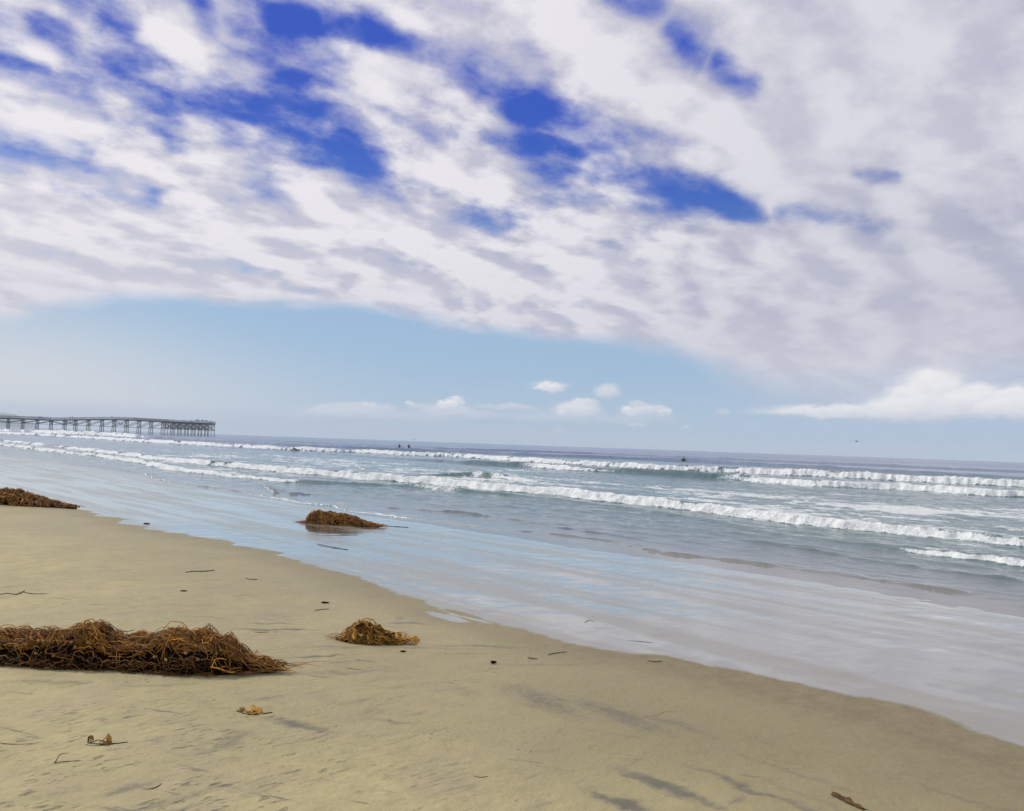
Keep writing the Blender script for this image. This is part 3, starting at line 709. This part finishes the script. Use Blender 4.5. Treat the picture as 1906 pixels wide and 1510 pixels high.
people = [(70.5, 'taller', 'person standing on the pier deck, nearer the shore of the first pair from the left'), (74.5, '', 'person standing on the pier deck, seaward one of the first pair from the left'),
          (128.5, '', 'person at the dip in the pier railing, shoreward one of that pair'), (132.5, '', 'person at the dip in the pier railing, seaward one of that pair'),
          (205, '', 'lone person standing tallest at the hump of the pier deck'), (248.5, 'lean', 'lone person leaning on the railing halfway from the hump to the pier end'),
          (319.5, 'lean', 'person leaning on the railing where the wide pier end begins'), (339, '', 'person standing on the pier end, first one left of the umbrellas'), (353, '', 'person standing just left of the large umbrella on the pier end'),
          (389.5, '', 'person standing at the outermost corner of the pier')]
for i, (px, kind, lab) in enumerate(people):
    s = pier_s(px); du = -2.6; q = pier_pt(s, du, dz_(s) - .02); az_p = math.atan2(-q.x, q.y)
    me = lean_me if kind == 'lean' else stand_me
    o = person('person', me, (0, .26, 1.64) if kind == 'lean' else (0, .01, 1.66), q, az_p + math.pi + (0.3 * ((i * 7) % 5 - 2)), lab, 'people on the pier')
    k = 1.05 if kind != 'lean' else .95; o.scale = (k * 1.1, k * 1.1, k)
umb_m = simple('dark_umbrella_cloth', (0.03, 0.03, 0.035), (0.05, 0.05, 0.06), 3)
for px, rad, lab in ((365.5, 1.7, 'large dark domed umbrella open on the pier end'), (375, 1.2, 'smaller dark umbrella in the middle of the three on the pier end'), (382, .95, 'smallest dark umbrella, nearest the outer corner of the pier end')):
    s = pier_s(px); q = pier_pt(s, -1.2, dz_(s)); e = empty('umbrella', q); tag(e, lab, 'umbrella', 'umbrellas on the pier end')
    MB().tube([(0, 0, 0), (0, 0, 2.0)], .03, 6).build('pole', wood, e, True)
    V = [(0, 0, 2.05)]; F = []
    for i in range(1, 5):
        for j in range(16):
            a = 2 * math.pi * j / 16; rr = rad * math.sin(i / 4 * 1.4) / math.sin(1.4) * (1 if j % 2 else .97); V.append((rr * math.cos(a), rr * math.sin(a), 1.35 + .7 * math.cos(i / 4 * 1.5)))
    for j in range(16): F.append((0, 1 + j, 1 + (j + 1) % 16))
    for i in range(3):
        for j in range(16): F.append((1 + i * 16 + j, 1 + (i + 1) * 16 + j, 1 + (i + 1) * 16 + (j + 1) % 16, 1 + i * 16 + (j + 1) % 16))
    mesh_obj('canopy', V, F, umb_m, e)

def surfboard(loc, rz, pitch, label, L=2.1):
    e = empty('surfboard', loc, rz); e.rotation_euler = (pitch, 0, rz); tag(e, label, 'surfboard')
    V, F = [], []; n = 15
    for i in range(n):
        y = -L / 2 + L * i / (n - 1); k = max(0.02, math.sin(math.pi * min(1, (i + .9) / n)) ** .6) * .27; z = .10 * max(0, (y / L * 2)) ** 3
        V += [(-k, y, z), (-k * .8, y, z + .035), (k * .8, y, z + .035), (k, y, z), (k * .7, y, z - .03), (-k * .7, y, z - .03)]
    for i in range(n - 1):
        for j in range(6): F.append((i * 6 + j, i * 6 + (j + 1) % 6, (i + 1) * 6 + (j + 1) % 6, (i + 1) * 6 + j))
    F += [tuple(range(6)), tuple((n - 1) * 6 + j for j in reversed(range(6)))]
    mesh_obj('deck', V, F, board_m, e)
    for x in (-.13, 0, .13): MB().bar((x, -L / 2 + .25, -.03), (x, -L / 2 + .12, -.14), .012, .09).build('fin', board_m, e)
    return e
prone_me = figure_mesh('prone_surfer', prone(), BONES, [suit, skin_m]); two_tone(prone_me, lambda c: c.y > .53 and c.z > .30)
seat_me = figure_mesh('seated_surfer', seated(), BONES, [suit, skin_m]); two_tone(seat_me, lambda c: c.z > .69)
def surfer(px, py, me, hc, rz, lab, blab, lift=0.0, pitch=0.0, roll=0.0, sc=1.0):
    q = hit_sea(px, py, lift); 
    surfboard(q, rz, pitch, blab)
    o = person('person', me, hc, q + Vector((0, 0, .05)), rz, lab, None); o.rotation_euler = (pitch, roll, rz); o.scale = (sc,) * 3
surfer(550, 839.5, prone_me, (0, .59, .44), R(172), 'surfer in black wetsuit lying in the white wash of the far breaker', 'dark surfboard under the prone surfer in white wash', .08, 0, 0, 1.0)
surfer(743.5, 834, seat_me, (0, .01, .82), R(25), 'surfer sitting in the swell, shoreward one of the pair', 'surfboard under the shoreward sitting surfer of the pair', .22, 0)
surfer(761, 834.5, seat_me, (0, .01, .82), R(-10), 'surfer sitting in the swell, seaward one of the pair', 'surfboard under the seaward sitting surfer of the pair', .22, 0)
surfer(1272, 859, prone_me, (0, .59, .44), R(172), 'lone surfer paddling on the smooth swell behind the right breakers', 'dark surfboard under the lone paddling surfer', .42, 0, 0, 1.0)

# ------------------------------------------------------------------ birds
bird_m = simple('dark_feathers', (0.04, 0.038, 0.036), (0.09, 0.085, 0.08), 12)
def bird(px, py, dist, span, rz, label):
    r_ = ray(px, py); q = CAM + r_ * (dist / r_.length)
    e = empty('seabird', q, rz); tag(e, label, 'bird', 'birds over the sea')
    MB().tube([(0, -.30, 0), (0, -.2, .01), (0, 0, .02), (0, .2, .03), (0, .30, .06), (0, .38, .07), (0, .52, .05)], [.03, .05, .085, .075, .04, .045, .008], 8).build('body', bird_m, e, True)
    for k in (-1, 1):
        V = []; F = []
        for i, (x, z, y0, y1) in enumerate(((.05, .05, -.08, .14), (.25, .13, -.10, .16), (.5, .17, -.12, .12), (.8, .12, -.14, .02), (1.0, .06, -.16, -.12))):
            V += [(k * x * span, y0, z), (k * x * span, y1, z), (k * x * span, (y0 + y1) / 2, z + .018)]
        for i in range(4):
            for a, b in ((0, 2), (2, 1), (1, 0)): F.append((i * 3 + a, i * 3 + b, i * 3 + 3 + b, i * 3 + 3 + a))
        mesh_obj('wing', V, F, bird_m, e, True)
bird(1595, 822, 190, .55, R(70), 'dark seabird gliding low over the horizon on the right')
bird(771, 818, 260, .5, R(40), 'tiny seabird just above the horizon over the pair of surfers')

# ------------------------------------------------------------------ kelp
def kelp_mat(name, c1, c2, c3, rough=0.62, spec=0.28):
    tt, done = material(name)
    tn = tt.attr('tone'); pp = tt.pos()
    c = tt.mix(tn, c1, c2); c = tt.mix(tt.smooth(tt.noise(pp, 45.0, 3), 0.5, 0.72), c, c3)
    return done(tt.bsdf(Base_Color=c, Roughness=rough, Specular_IOR_Level=spec, Normal=tt.bump(tt.noise(pp, 160.0, 3) * 0.002, 0.8, 1.0)))
stem_m = kelp_mat('kelp_stem', (0.030, 0.011, 0.003), (0.62, 0.28, 0.04), (0.15, 0.062, 0.010))
blade_m = kelp_mat('kelp_blade', (0.04, 0.016, 0.004), (0.40, 0.19, 0.028), (0.11, 0.05, 0.009))
bulb_m = kelp_mat('kelp_float', (0.22, 0.12, 0.035), (0.36, 0.22, 0.07), (0.18, 0.09, 0.03))
mound_m = kelp_mat('kelp_black_and_shade', (0.007, 0.0035, 0.0015), (0.012, 0.006, 0.002), (0.005, 0.003, 0.0015), 0.9, 0.05)  # black of the scraps; on mounds it paints the shade between and under strands
gold_m = kelp_mat('golden_kelp_blade', (0.07, 0.035, 0.006), (0.44, 0.23, 0.025), (0.14, 0.07, 0.010))
dry_m = kelp_mat('dark_drift_stem', (0.045, 0.033, 0.018), (0.09, 0.065, 0.03), (0.03, 0.022, 0.014), 0.6)
def tubes(name, lst, mat, parent=None, k=5):
    """lst of (points, radii, tone) in one mesh"""
    V, F, TN = [], [], []
    for pts, rad, tone in lst:
        m = MB(); m.tube(pts, rad, k); n = len(V)
        V += m.v; F += [tuple(n + i for i in f) for f in m.f]; TN += [tone] * len(m.v)
    return mesh_obj(name, V, F, mat, parent, True, {'tone': TN})
def ribbons(name, lst, mat, parent=None):
    """lst of (points, half width, side vector, tone): rippled blades with a little thickness"""
    V, F, TN = [], [], []
    for pts, hw, side, tone in lst:
        m = len(pts); n = len(V); side = Vector(side).normalized(); up = Vector((0, 0, 1)); ph = random.random() * 6
        for i, q in enumerate(pts):
            kf = math.sin(math.pi * (i + .35) / (m - .3)) ** .7 * hw; rp = hw * .35
            for j, x in enumerate((-1, -.35, .35, 1)):
                V.append(Vector(q) + side * (x * kf) + up * (rp * math.sin(i * 1.7 + ph + x * 1.4) * abs(x) + .002))
            for j, x in enumerate((1, 0, -1)): V.append(Vector(q) + side * (x * kf * .92) + up * (rp * math.sin(i * 1.7 + ph + x * 1.4) * abs(x) - .001))
        for i in range(m - 1):
            for j in range(7): F.append((n + i * 7 + j, n + i * 7 + (j + 1) % 7, n + (i + 1) * 7 + (j + 1) % 7, n + (i + 1) * 7 + j))
        TN += [tone] * (7 * m)
    return mesh_obj(name, V, F, mat, parent, True, {'tone': TN})
def bulb_me(name, tone):
    V, F = [], []; prof = [(-1.0, .02), (-.92, .38), (-.6, .78), (-.1, 1), (.45, .86), (.85, .48), (1.15, .22), (1.9, .12)]
    for z, rr in prof:
        for j in range(10): a = 2 * math.pi * j / 10; V.append((rr * math.cos(a), rr * math.sin(a), z * 1.15))
    for i in range(len(prof) - 1):
        for j in range(10): F.append((i * 10 + j, i * 10 + (j + 1) % 10, (i + 1) * 10 + (j + 1) % 10, (i + 1) * 10 + j))
    me = bpy.data.meshes.new(name); me.from_pydata(V, [], F); me.polygons.foreach_set('use_smooth', [True] * len(F))
    me.attributes.new('tone', 'FLOAT', 'POINT').data.foreach_set('value', [tone] * len(V)); me.materials.append(bulb_m); return me
BULBS = [bulb_me('float_bladder', q) for q in (.1, .5, .9)]
from mathutils import noise as mnoise
def LN(x, y, sd): return mnoise.fractal(Vector((x * 9, y * 9, sd * 3.1)), 0.8, 2.1, 3)
def kelp_pile(loc, rz, label, prof, n_stem, n_blade, n_bulb, rad, loops=8, tails=(), flow=0.0, blade_mat=None, blade_w=.014, blade_l=.16, stem_len=.55, seed=1, group=None, power=.5):
    """prof: (x, height, half depth) along the pile's own x axis"""
    random.seed(seed); e = empty('kelp_pile', loc, rz); tag(e, label, 'seaweed', group)
    px_ = np.array([q[0] for q in prof]); ph_ = np.array([q[1] for q in prof]); pd_ = np.array([q[2] for q in prof])
    def H(x, y):
        h, dd = float(np.interp(x, px_, ph_)), float(np.interp(x, px_, pd_))
        if x < px_[0] or x > px_[-1]: return 0.0
        k = 1 - (y / max(dd, .01)) ** 2
        lump = 1 + .30 * float(LN(x, y, seed))
        return h * max(k, 0) ** power * lump
    x0, x1 = px_[0], px_[-1]
    V, F = [], []; nx, ny = 70, 18
    for i in range(nx + 1):
        x = x0 + (x1 - x0) * i / nx; dd = float(np.interp(x, px_, pd_))
        for j in range(ny + 1):
            y = -dd * math.cos(math.pi * j / ny); V.append((x, y * .96, H(x, y * .96) * (.92 if power < .4 else .80) - .01 + random.uniform(-1, 1) * .013 if 0 < j < ny else -.04))
    for i in range(nx):
        for j in range(ny): a = i * (ny + 1) + j; F.append((a, a + ny + 1, a + ny + 2, a + 1))
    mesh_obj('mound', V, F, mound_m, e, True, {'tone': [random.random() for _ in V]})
    def pick(bias=True):
        while True:
            x = random.uniform(x0, x1); dd = float(np.interp(x, px_, pd_)); hh = float(np.interp(x, px_, ph_))
            if random.random() < hh / ph_.max() + .12: break
        return x, -dd * math.cos(math.pi * (random.random() if random.random() < .22 else min(max(random.gauss(.47, .13), .02), .98))) * .98
    def walk(x, y, ln, step, lift, heading=None, curl=.55, rr=.004, keep=False):
        a = heading if heading is not None else (flow + random.gauss(0, .75) + (math.pi if random.random() < .5 else 0)); da = random.gauss(0, .12)
        pts = []; n = max(5, int(ln / step)); ph = random.random() * 6; up_ = random.uniform(0, .028) if power < .4 else random.uniform(0, .012); curl *= random.uniform(.5, 2.2); lf = lift * random.random()
        for i in range(n):
            arch = lf * math.sin(math.pi * i / (n - 1))
            pts.append(Vector((x, y, max(H(x, y) * (1 if i else 1) + rr + arch + up_ + .012 * math.sin(i * .7 + ph), rr))))
            da = da * .85 + random.gauss(0, .12) * curl; a += da
            dd = float(np.interp(x, px_, pd_)) if x0 < x < x1 else .03
            if keep and abs(y) > dd * .76 and i > 3 and random.random() < .85: break
            if x0 < x < x1 and abs(y) > dd * 1.02: a += .35 if math.sin(a) * y > 0 else 0
            x += math.cos(a) * step; y += math.sin(a) * step * .55
        return pts
    lst = []
    for _ in range(n_stem):
        x, y = pick(); rr = rad * random.uniform(.55, 1.15)
        pts = walk(x, y, stem_len * random.uniform(.4, 1.2), .03, .05, rr=rr, keep=power < .4)
        lst.append((pts, [rr * (1 - .5 * i / len(pts)) for i in range(len(pts))], random.random() ** 1.5))
    if power < .4:                            # ragged skirt of strands pressed into the sand along the near side, its shade put into their dark tones
        for _ in range(300):
            x = random.uniform(x0, x1); dd = float(np.interp(x, px_, pd_)); hh = float(np.interp(x, px_, ph_))
            y = -dd * random.uniform(.93, 1.06); z = random.random() ** 1.6 * hh * .62; a = random.gauss(0, .5) + (math.pi if random.random() < .5 else 0); pts = []
            for i in range(7):
                pts.append(Vector((x, y - .012, max(z, .003)))); x += math.cos(a) * .022; y += math.sin(a) * .006; z += random.gauss(-.003, .010); a += random.gauss(0, .35)
            lst.append((pts, [rad * random.uniform(.5, 1.0)] * 7, random.random() ** 2.5 * .4))
    tag(tubes('stem_tangle', lst, stem_m, e), kind='stuff')
    lst = []
    for _ in range(n_blade):
        x, y = pick(); a = flow + random.gauss(0, 1.2); L = blade_l * random.uniform(.5, 1.3); pts = []
        for i in range(8):
            q = i / 7; xx, yy = x + math.cos(a) * L * q, y + math.sin(a) * L * q; a += random.gauss(0, .15)
            dm = float(np.interp(xx, px_, pd_)) * (.74 if power < .4 else 1.1); yy = min(max(yy, -dm), dm)
            pts.append((xx, yy, max(H(xx, yy) + .006 + .02 * math.sin(math.pi * q) + random.gauss(0, .004), .004)))
        lst.append((pts, blade_w * random.uniform(.6, 1.3), (-math.sin(a), math.cos(a), random.gauss(0, .7)), random.random()))
    if lst: tag(ribbons('blade_tangle', lst, blade_mat or blade_m, e), kind='stuff')
    for k in range(loops):
        x, y = pick(); y = abs(y) * -.6 if k % 2 else y; rr = rad * random.uniform(1.0, 1.35)
        pts = walk(x, y, stem_len * random.uniform(.7, 1.2), .03, .10, curl=.9, rr=rr, keep=power < .4 and k % 4 > 0)
        tubes('stem', [(pts, [rr] * len(pts), random.uniform(.5, 1))], stem_m, e, 6)
    for (xa, ya, hd, ln) in tails:
        pts = walk(xa, ya, ln, .03, .02, hd, .3, rad)
        tubes('stem', [(pts, [rad * (1.1 - .7 * i / len(pts)) for i in range(len(pts))], random.uniform(.4, 1))], stem_m, e, 6)
    for k in range(n_bulb):
        x, y = pick(); y = -abs(y) if random.random() < .75 else y
        o = bpy.data.objects.new('float_bladder', BULBS[k % 3]); COL.objects.link(o); o.parent = e
        sc = rad * random.uniform(2.6, 3.8); o.location = (x, y - sc * 1.2, max(H(x, y) + sc * 1.1 + (.012 if power < .4 else 0), sc)); o.scale = (sc,) * 3; o.rotation_euler = (random.uniform(0, 3), random.uniform(0, 3), random.uniform(0, 6))
    return e

def px_x(px, y0): return hit_beach(px, y0)
# the large pile in front
a = hit_beach(250, 1248); b0 = hit_beach(0, 1225); b1 = hit_beach(480, 1252)
rz = math.atan2(b1.y - b0.y, b1.x - b0.x); mpp = (b1 - b0).length / 480      # metres per photograph pixel there
def prof_px(pts, x0, mpp, depth): return [((x - x0) * mpp, h * mpp, dd) for x, h, dd in pts]
pr = prof_px([(-130, 15, .10), (-60, 30, .16), (0, 36, .19), (60, 34, .20), (95, 42, .21), (130, 54, .22), (158, 53, .22), (180, 40, .21), (200, 30, .19), (225, 34, .20), (270, 44, .21), (330, 50, .22), (375, 48, .21), (402, 38, .19), (425, 24, .15), (445, 13, .11), (470, 7, .07), (495, 2, .03)], 250, mpp, .25)
tl = [((425 - 250) * mpp + .012 * k, random.uniform(-.08, .06), random.gauss(-.03, .16), random.uniform(.28, .50)) for k in range(16)]
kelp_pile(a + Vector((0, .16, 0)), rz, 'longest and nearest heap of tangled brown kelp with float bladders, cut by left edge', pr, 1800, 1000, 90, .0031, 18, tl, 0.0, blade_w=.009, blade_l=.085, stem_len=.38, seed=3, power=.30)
# golden clump
a = hit_beach(690, 1197); m2_ = (a - CAM).length / FPX
pr = prof_px([(636, 5, .05), (645, 10, .09), (655, 18, .12), (668, 23, .13), (680, 21, .13), (693, 16, .12), (706, 10, .10), (720, 5, .08), (738, 2, .05)], 690, m2_, .2)
tl = [((702 - 690) * m2_, random.uniform(-.07, .06), random.gauss(-.05, .22), random.uniform(.16, .40)) for k in range(20)]
kelp_pile(a + Vector((0, .08, 0)), R(-2), 'small golden clump of leafy kelp with trailing ends, alone on the sand', pr, 120, 150, 8, .0030, 8, tl, 0.0, gold_m, .030, .17, .3, seed=5)
# pile standing in the wet strip
a = hit_beach(625, 978); m2_ = (a - CAM).length / FPX
pr = prof_px([(566, 6, .08), (572, 14, .16), (582, 19, .22), (600, 19, .24), (620, 17, .24), (640, 15, .22), (655, 12, .2), (668, 8, .16), (680, 4, .1), (692, 2, .06), (702, 1, .03)], 625, m2_, .3)
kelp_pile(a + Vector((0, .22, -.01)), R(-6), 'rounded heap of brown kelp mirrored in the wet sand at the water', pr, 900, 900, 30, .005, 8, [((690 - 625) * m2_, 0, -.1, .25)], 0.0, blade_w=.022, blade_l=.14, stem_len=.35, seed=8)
# pile by the left edge
a = hit_beach(60, 943); m2_ = (a - CAM).length / FPX
pr = prof_px([(-80, 14, .3), (-30, 17, .34), (0, 19, .34), (20, 20, .34), (32, 16, .32), (45, 14, .3), (60, 12, .28), (70, 8, .24), (85, 6, .2), (98, 4, .15), (110, 2, .1), (124, 1, .05)], 60, m2_, .3)
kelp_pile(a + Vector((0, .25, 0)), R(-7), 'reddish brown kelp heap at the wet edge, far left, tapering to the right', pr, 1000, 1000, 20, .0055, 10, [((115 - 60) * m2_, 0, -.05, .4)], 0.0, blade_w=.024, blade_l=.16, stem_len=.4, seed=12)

# ------------------------------------------------------------------ single pieces of drift lying on the sand
def drift(pts, rad, label, name='seaweed_strand', cat='seaweed', mat=None, z=0.0, tone=.4):
    q = [hit_beach(*p) for p in pts]; out = []; rad *= .58
    for i in range(len(q) - 1):               # smooth the traced line
        for k in range(5):
            f = k / 5; p0, p1, p2, p3 = q[max(i - 1, 0)], q[i], q[i + 1], q[min(i + 2, len(q) - 1)]
            out.append(0.5 * ((2 * p1) + (p2 - p0) * f + (2 * p0 - 5 * p1 + 4 * p2 - p3) * f * f + (3 * p1 - p0 - 3 * p2 + p3) * f ** 3))
    out.append(q[-1]); base = out[0].copy(); out = [v - base + Vector((0, 0, rad * .7 + z)) for v in out]
    n = len(out); rr = [rad * (.45 + .55 * math.sin(math.pi * (i + .6) / (n + .2)) ** .5) * random.uniform(.8, 1.2) for i in range(n)]
    o = tubes(name, [(out, rr, tone)], mat or dry_m, None, 6); o.location = base
    tag(o, label, cat, 'single drift stems on the sand'); return o
drift([(345, 1066), (360, 1064), (380, 1064), (400, 1062)], .010, 'straight dark stick lying alone in the middle of the pale upper sand', 'stick', 'stick')
drift([(456, 1077), (468, 1079), (480, 1079)], .007, 'short dark stick just right of the longer straight stick', 'stick', 'stick')
drift([(0, 1107), (15, 1105), (30, 1107), (42, 1103), (60, 1106), (90, 1106)], .008, 'ragged dark twig at the left edge above the big kelp heap', 'stick', 'stick')
drift([(36, 1106), (41, 1103), (46, 1100)], .008, 'short dark stub poking up from the ragged twig at the left edge', 'stick', 'stick')
drift([(585, 1137), (600, 1135), (612, 1134)], .006, 'short dark stem below the small black scrap near the wet edge', tone=.2)
drift([(474, 1177), (485, 1178), (500, 1177)], .006, 'orange brown kelp scrap between the big heap and the golden clump', mat=stem_m, tone=.8)
drift([(726, 1283), (734, 1288), (728, 1289), (742, 1288), (762, 1286), (781, 1285), (776, 1282), (757, 1283), (745, 1281), (735, 1280)], .0035, 'thin kelp stem coiled in a flat figure on bare sand in mid picture')
drift([(798, 1296), (812, 1300), (832, 1300), (848, 1296)], .003, 'thin curved kelp stem, a shallow smile right of the coiled stem')
drift([(814, 1331), (825, 1336), (845, 1339), (870, 1344), (892, 1350), (908, 1358), (928, 1363)], .003, 'long thin kelp stem slanting down right, below the dark sand patch')
drift([(1118, 1348), (1140, 1346), (1155, 1342), (1185, 1342), (1205, 1335), (1225, 1332), (1236, 1326), (1252, 1325)], .0035, 'long crooked kelp stem rising to the right across dark sand')
drift([(998, 1369), (1012, 1368), (1028, 1364), (1031, 1360)], .0035, 'short hooked kelp stem below the long crooked one')
drift([(350, 1321), (362, 1321), (372, 1316), (392, 1314), (375, 1311), (380, 1306), (395, 1302)], .003, 'zigzag thin kelp stem below the big kelp heap')
drift([(400, 1313), (420, 1310), (438, 1301)], .003, 'thin curved kelp stem right of the zigzag one')
drift([(219, 1420), (228, 1421), (238, 1418), (234, 1414), (224, 1414), (218, 1418)], .003, 'thin kelp stem closed in a small ring on the near sand')
drift([(250, 1421), (260, 1419), (268, 1412), (280, 1405)], .003, 'short dark kelp stem right of the small ring')
drift([(128, 1402), (112, 1405), (104, 1417), (102, 1420), (120, 1418), (150, 1416)], .003, 'thin kelp stem bent in an open triangle on the near sand')
drift([(0, 1383), (12, 1385), (38, 1386), (62, 1385)], .003, 'nearly straight thin kelp stem at the left edge of the near sand')
drift([(264, 1469), (280, 1469), (292, 1465), (301, 1459)], .003, 'upturned curved kelp stem nearest the lower left of the picture')
drift([(1083, 1142), (1100, 1143), (1127, 1146)], .006, 'upper dark stem of two side by side in the wet sand, right of centre')
drift([(1093, 1146), (1112, 1145), (1122, 1148)], .004, 'lower thin stem of two side by side in the wet sand, right of centre')
drift([(1088, 1160), (1097, 1156), (1107, 1159)], .010, 'small brown kelp scrap in the wet sand below the two dark stems', mat=stem_m, tone=.3)
drift([(1160, 1193), (1185, 1194), (1214, 1197)], .005, 'slender dark stem at the edge of the wet sand')
drift([(982, 1225), (990, 1226), (1000, 1227)], .007, 'short dark stick beside the black pebble, on damp sand', 'stick', 'stick')
drift([(1020, 1219), (1035, 1216), (1055, 1214)], .006, 'faint dark stem on damp sand just below the wet edge')
drift([(1205, 1230), (1218, 1232), (1232, 1231)], .006, 'dark short stem near the wet edge, right of the middle')
drift([(880, 1445), (895, 1448), (908, 1446)], .004, 'short dark stem on the bare near sand below centre')
drift([(590, 1013), (615, 1018), (648, 1024)], .010, 'long dark stem in the wet strip below the mirrored kelp heap')
drift([(708, 978), (725, 980), (760, 982)], .012, 'dark stem trailing right of the mirrored kelp heap')
drift([(1545, 1478), (1560, 1486), (1580, 1497), (1600, 1504), (1615, 1508)], .005, 'long rim stem of the washed up blade at the bottom right', mat=dry_m, tone=.6)
def scrap(px, py, r, label, stretch=2.2):
    q = hit_beach(px, py); V, F = [], []; n, m = 9, 6
    for i in range(m + 1):
        th = math.pi * i / m
        for j in range(n):
            a = 2 * math.pi * j / n; k = r * (1 + .35 * math.sin(3 * a + px) + .2 * math.sin(5 * a + i)); V.append((k * stretch * math.sin(th) * math.cos(a), k * math.sin(th) * math.sin(a), r * .6 * math.cos(th) + r * .35))
    for i in range(m):
        for j in range(n): F.append((i * n + j, (i + 1) * n + j, (i + 1) * n + (j + 1) % n, i * n + (j + 1) % n))
    o = mesh_obj('kelp_scrap', V, F, mound_m, None, True, {'tone': [.4] * len(V)}); o.location = q; tag(o, label, 'seaweed', 'dark scraps on the sand')
scrap(604, 1123, .018, 'small black kelp scrap on damp sand left of the wet edge'); scrap(342, 1101, .014, 'tiny black scrap on pale sand below the straight stick')
scrap(918, 1234, .017, 'black pebble like scrap right of the golden clump', 1.4); scrap(750, 1213, .010, 'tiny black scrap just below the golden clump'); scrap(272, 976, .028, 'small black scrap in the wet strip at the sand edge', 1.8)
def loose_leaf(px, py, label, blades, stems, rz=0.0):
    q = hit_beach(px, py); e = empty('kelp_leaf', q, rz); tag(e, label, 'seaweed', 'loose kelp leaves on the near sand')
    for pts, hw, side, tone, hump in blades:
        n = 9; P_ = []
        for i in range(n):
            f = i / (n - 1) * (len(pts) - 1); k = min(int(f), len(pts) - 2); a_, b_ = Vector(pts[k]), Vector(pts[k + 1]); P_.append(a_.lerp(b_, f - k) + Vector((0, 0, hump * math.sin(math.pi * i / (n - 1)))))
        ribbons('blade', [(P_, hw, side, tone)], gold_m, e)
    for pts, rr in stems: tubes('stem', [([Vector(v) for v in pts], [rr] * len(pts), .3)], dry_m, e, 6)
random.seed(4)
loose_leaf(470, 1329, 'golden curled kelp leaf with a small orange piece to its left', [([(-.05, 0, .012), (0, .01, .018), (.06, 0, .010)], .026, (.05, 1, .32), .95, .010), ([(-.03, -.02, .006), (.02, -.02, .010), (.07, -.01, .004)], .016, (.1, 1, .2), .6, .004), ([(-.10, .03, .004), (-.08, .02, .012), (-.05, .03, .004)], .014, (.2, 1, .4), .6, .01)],
           [([(-.10, .02, .008), (-.05, -.01, .004), (.02, -.02, .004), (.08, .0, .006), (.11, .02, .006)], .004)])
loose_leaf(192, 1386, 'curled orange brown kelp leaf on thin crossed stems, nearest the camera', [([(-.015, 0, .010), (.012, .01, .025), (.04, .0, .016)], .020, (.1, 1, .35), .55, .012), ([(.0, -.01, .004), (.02, -.01, .012), (.045, -.005, .008)], .014, (.2, 1, .3), .3, .006), ([(-.10, .04, .004), (-.09, .04, .018), (-.07, .04, .004)], .010, (.5, 1, .3), .35, .008)],
           [([(-.10, .05, .006), (-.085, .01, .004), (-.03, -.01, .005), (.0, -.012, .006)], .003), ([(-.08, .0, .004), (-.03, .012, .018), (.0, .02, .006)], .0025), ([(.03, .0, .006), (.07, .01, .005), (.11, .035, .004)], .0025), ([(-.08, -.02, .004), (-.03, -.035, .004), (.01, -.02, .004)], .002)])
q0 = hit_beach(1550, 1480); q1 = hit_beach(1612, 1509); v = q1 - q0
e = empty('kelp_leaf', q0); tag(e, 'narrow translucent brown kelp leaf with a pointed end at the bottom right', 'seaweed', 'loose kelp leaves on the near sand')
ribbons('blade', [([v * (i / 9) + Vector((.012 * math.sin(i * .6), .01, .006)) for i in range(10)], .016, (.7, .7, .1), .2)], blade_m, e)
tubes('stem', [([v * (i / 9) + Vector((-.012, -.012 + .01 * math.sin(i * .3), .006)) for i in range(10)], [.0025] * 10, .5)], dry_m, e, 6)

# ------------------------------------------------------------------ air
tt, done = material('sea_haze')
vol = tt.node('ShaderNodeVolumePrincipled'); vol.inputs['Color'].default_value = (0.82, 0.93, 1.0, 1); vol.inputs['Density'].default_value = 0.00020; vol.inputs['Anisotropy'].default_value = 0.0
hm = bpy.data.materials['sea_haze']
for n in hm.node_tree.nodes:
    if n.type == 'OUTPUT_MATERIAL': hm.node_tree.links.new(vol.outputs[0], n.inputs['Volume'])
bx = 9600.0; zb, zt = -9.0, 96.0
HV = [(-bx, -bx, zb), (bx, -bx, zb), (bx, bx, zb), (-bx, bx, zb), (-bx, -bx, zt), (bx, -bx, zt), (bx, bx, zt), (-bx, bx, zt)]
HF = [(0, 3, 2, 1), (4, 5, 6, 7), (0, 1, 5, 4), (1, 2, 6, 5), (2, 3, 7, 6), (3, 0, 4, 7)]
hz_o = mesh_obj('haze', HV, HF, hm, None, False); tag(hz_o, 'thin sea haze paling the far pier and horizon', 'haze', kind='stuff')
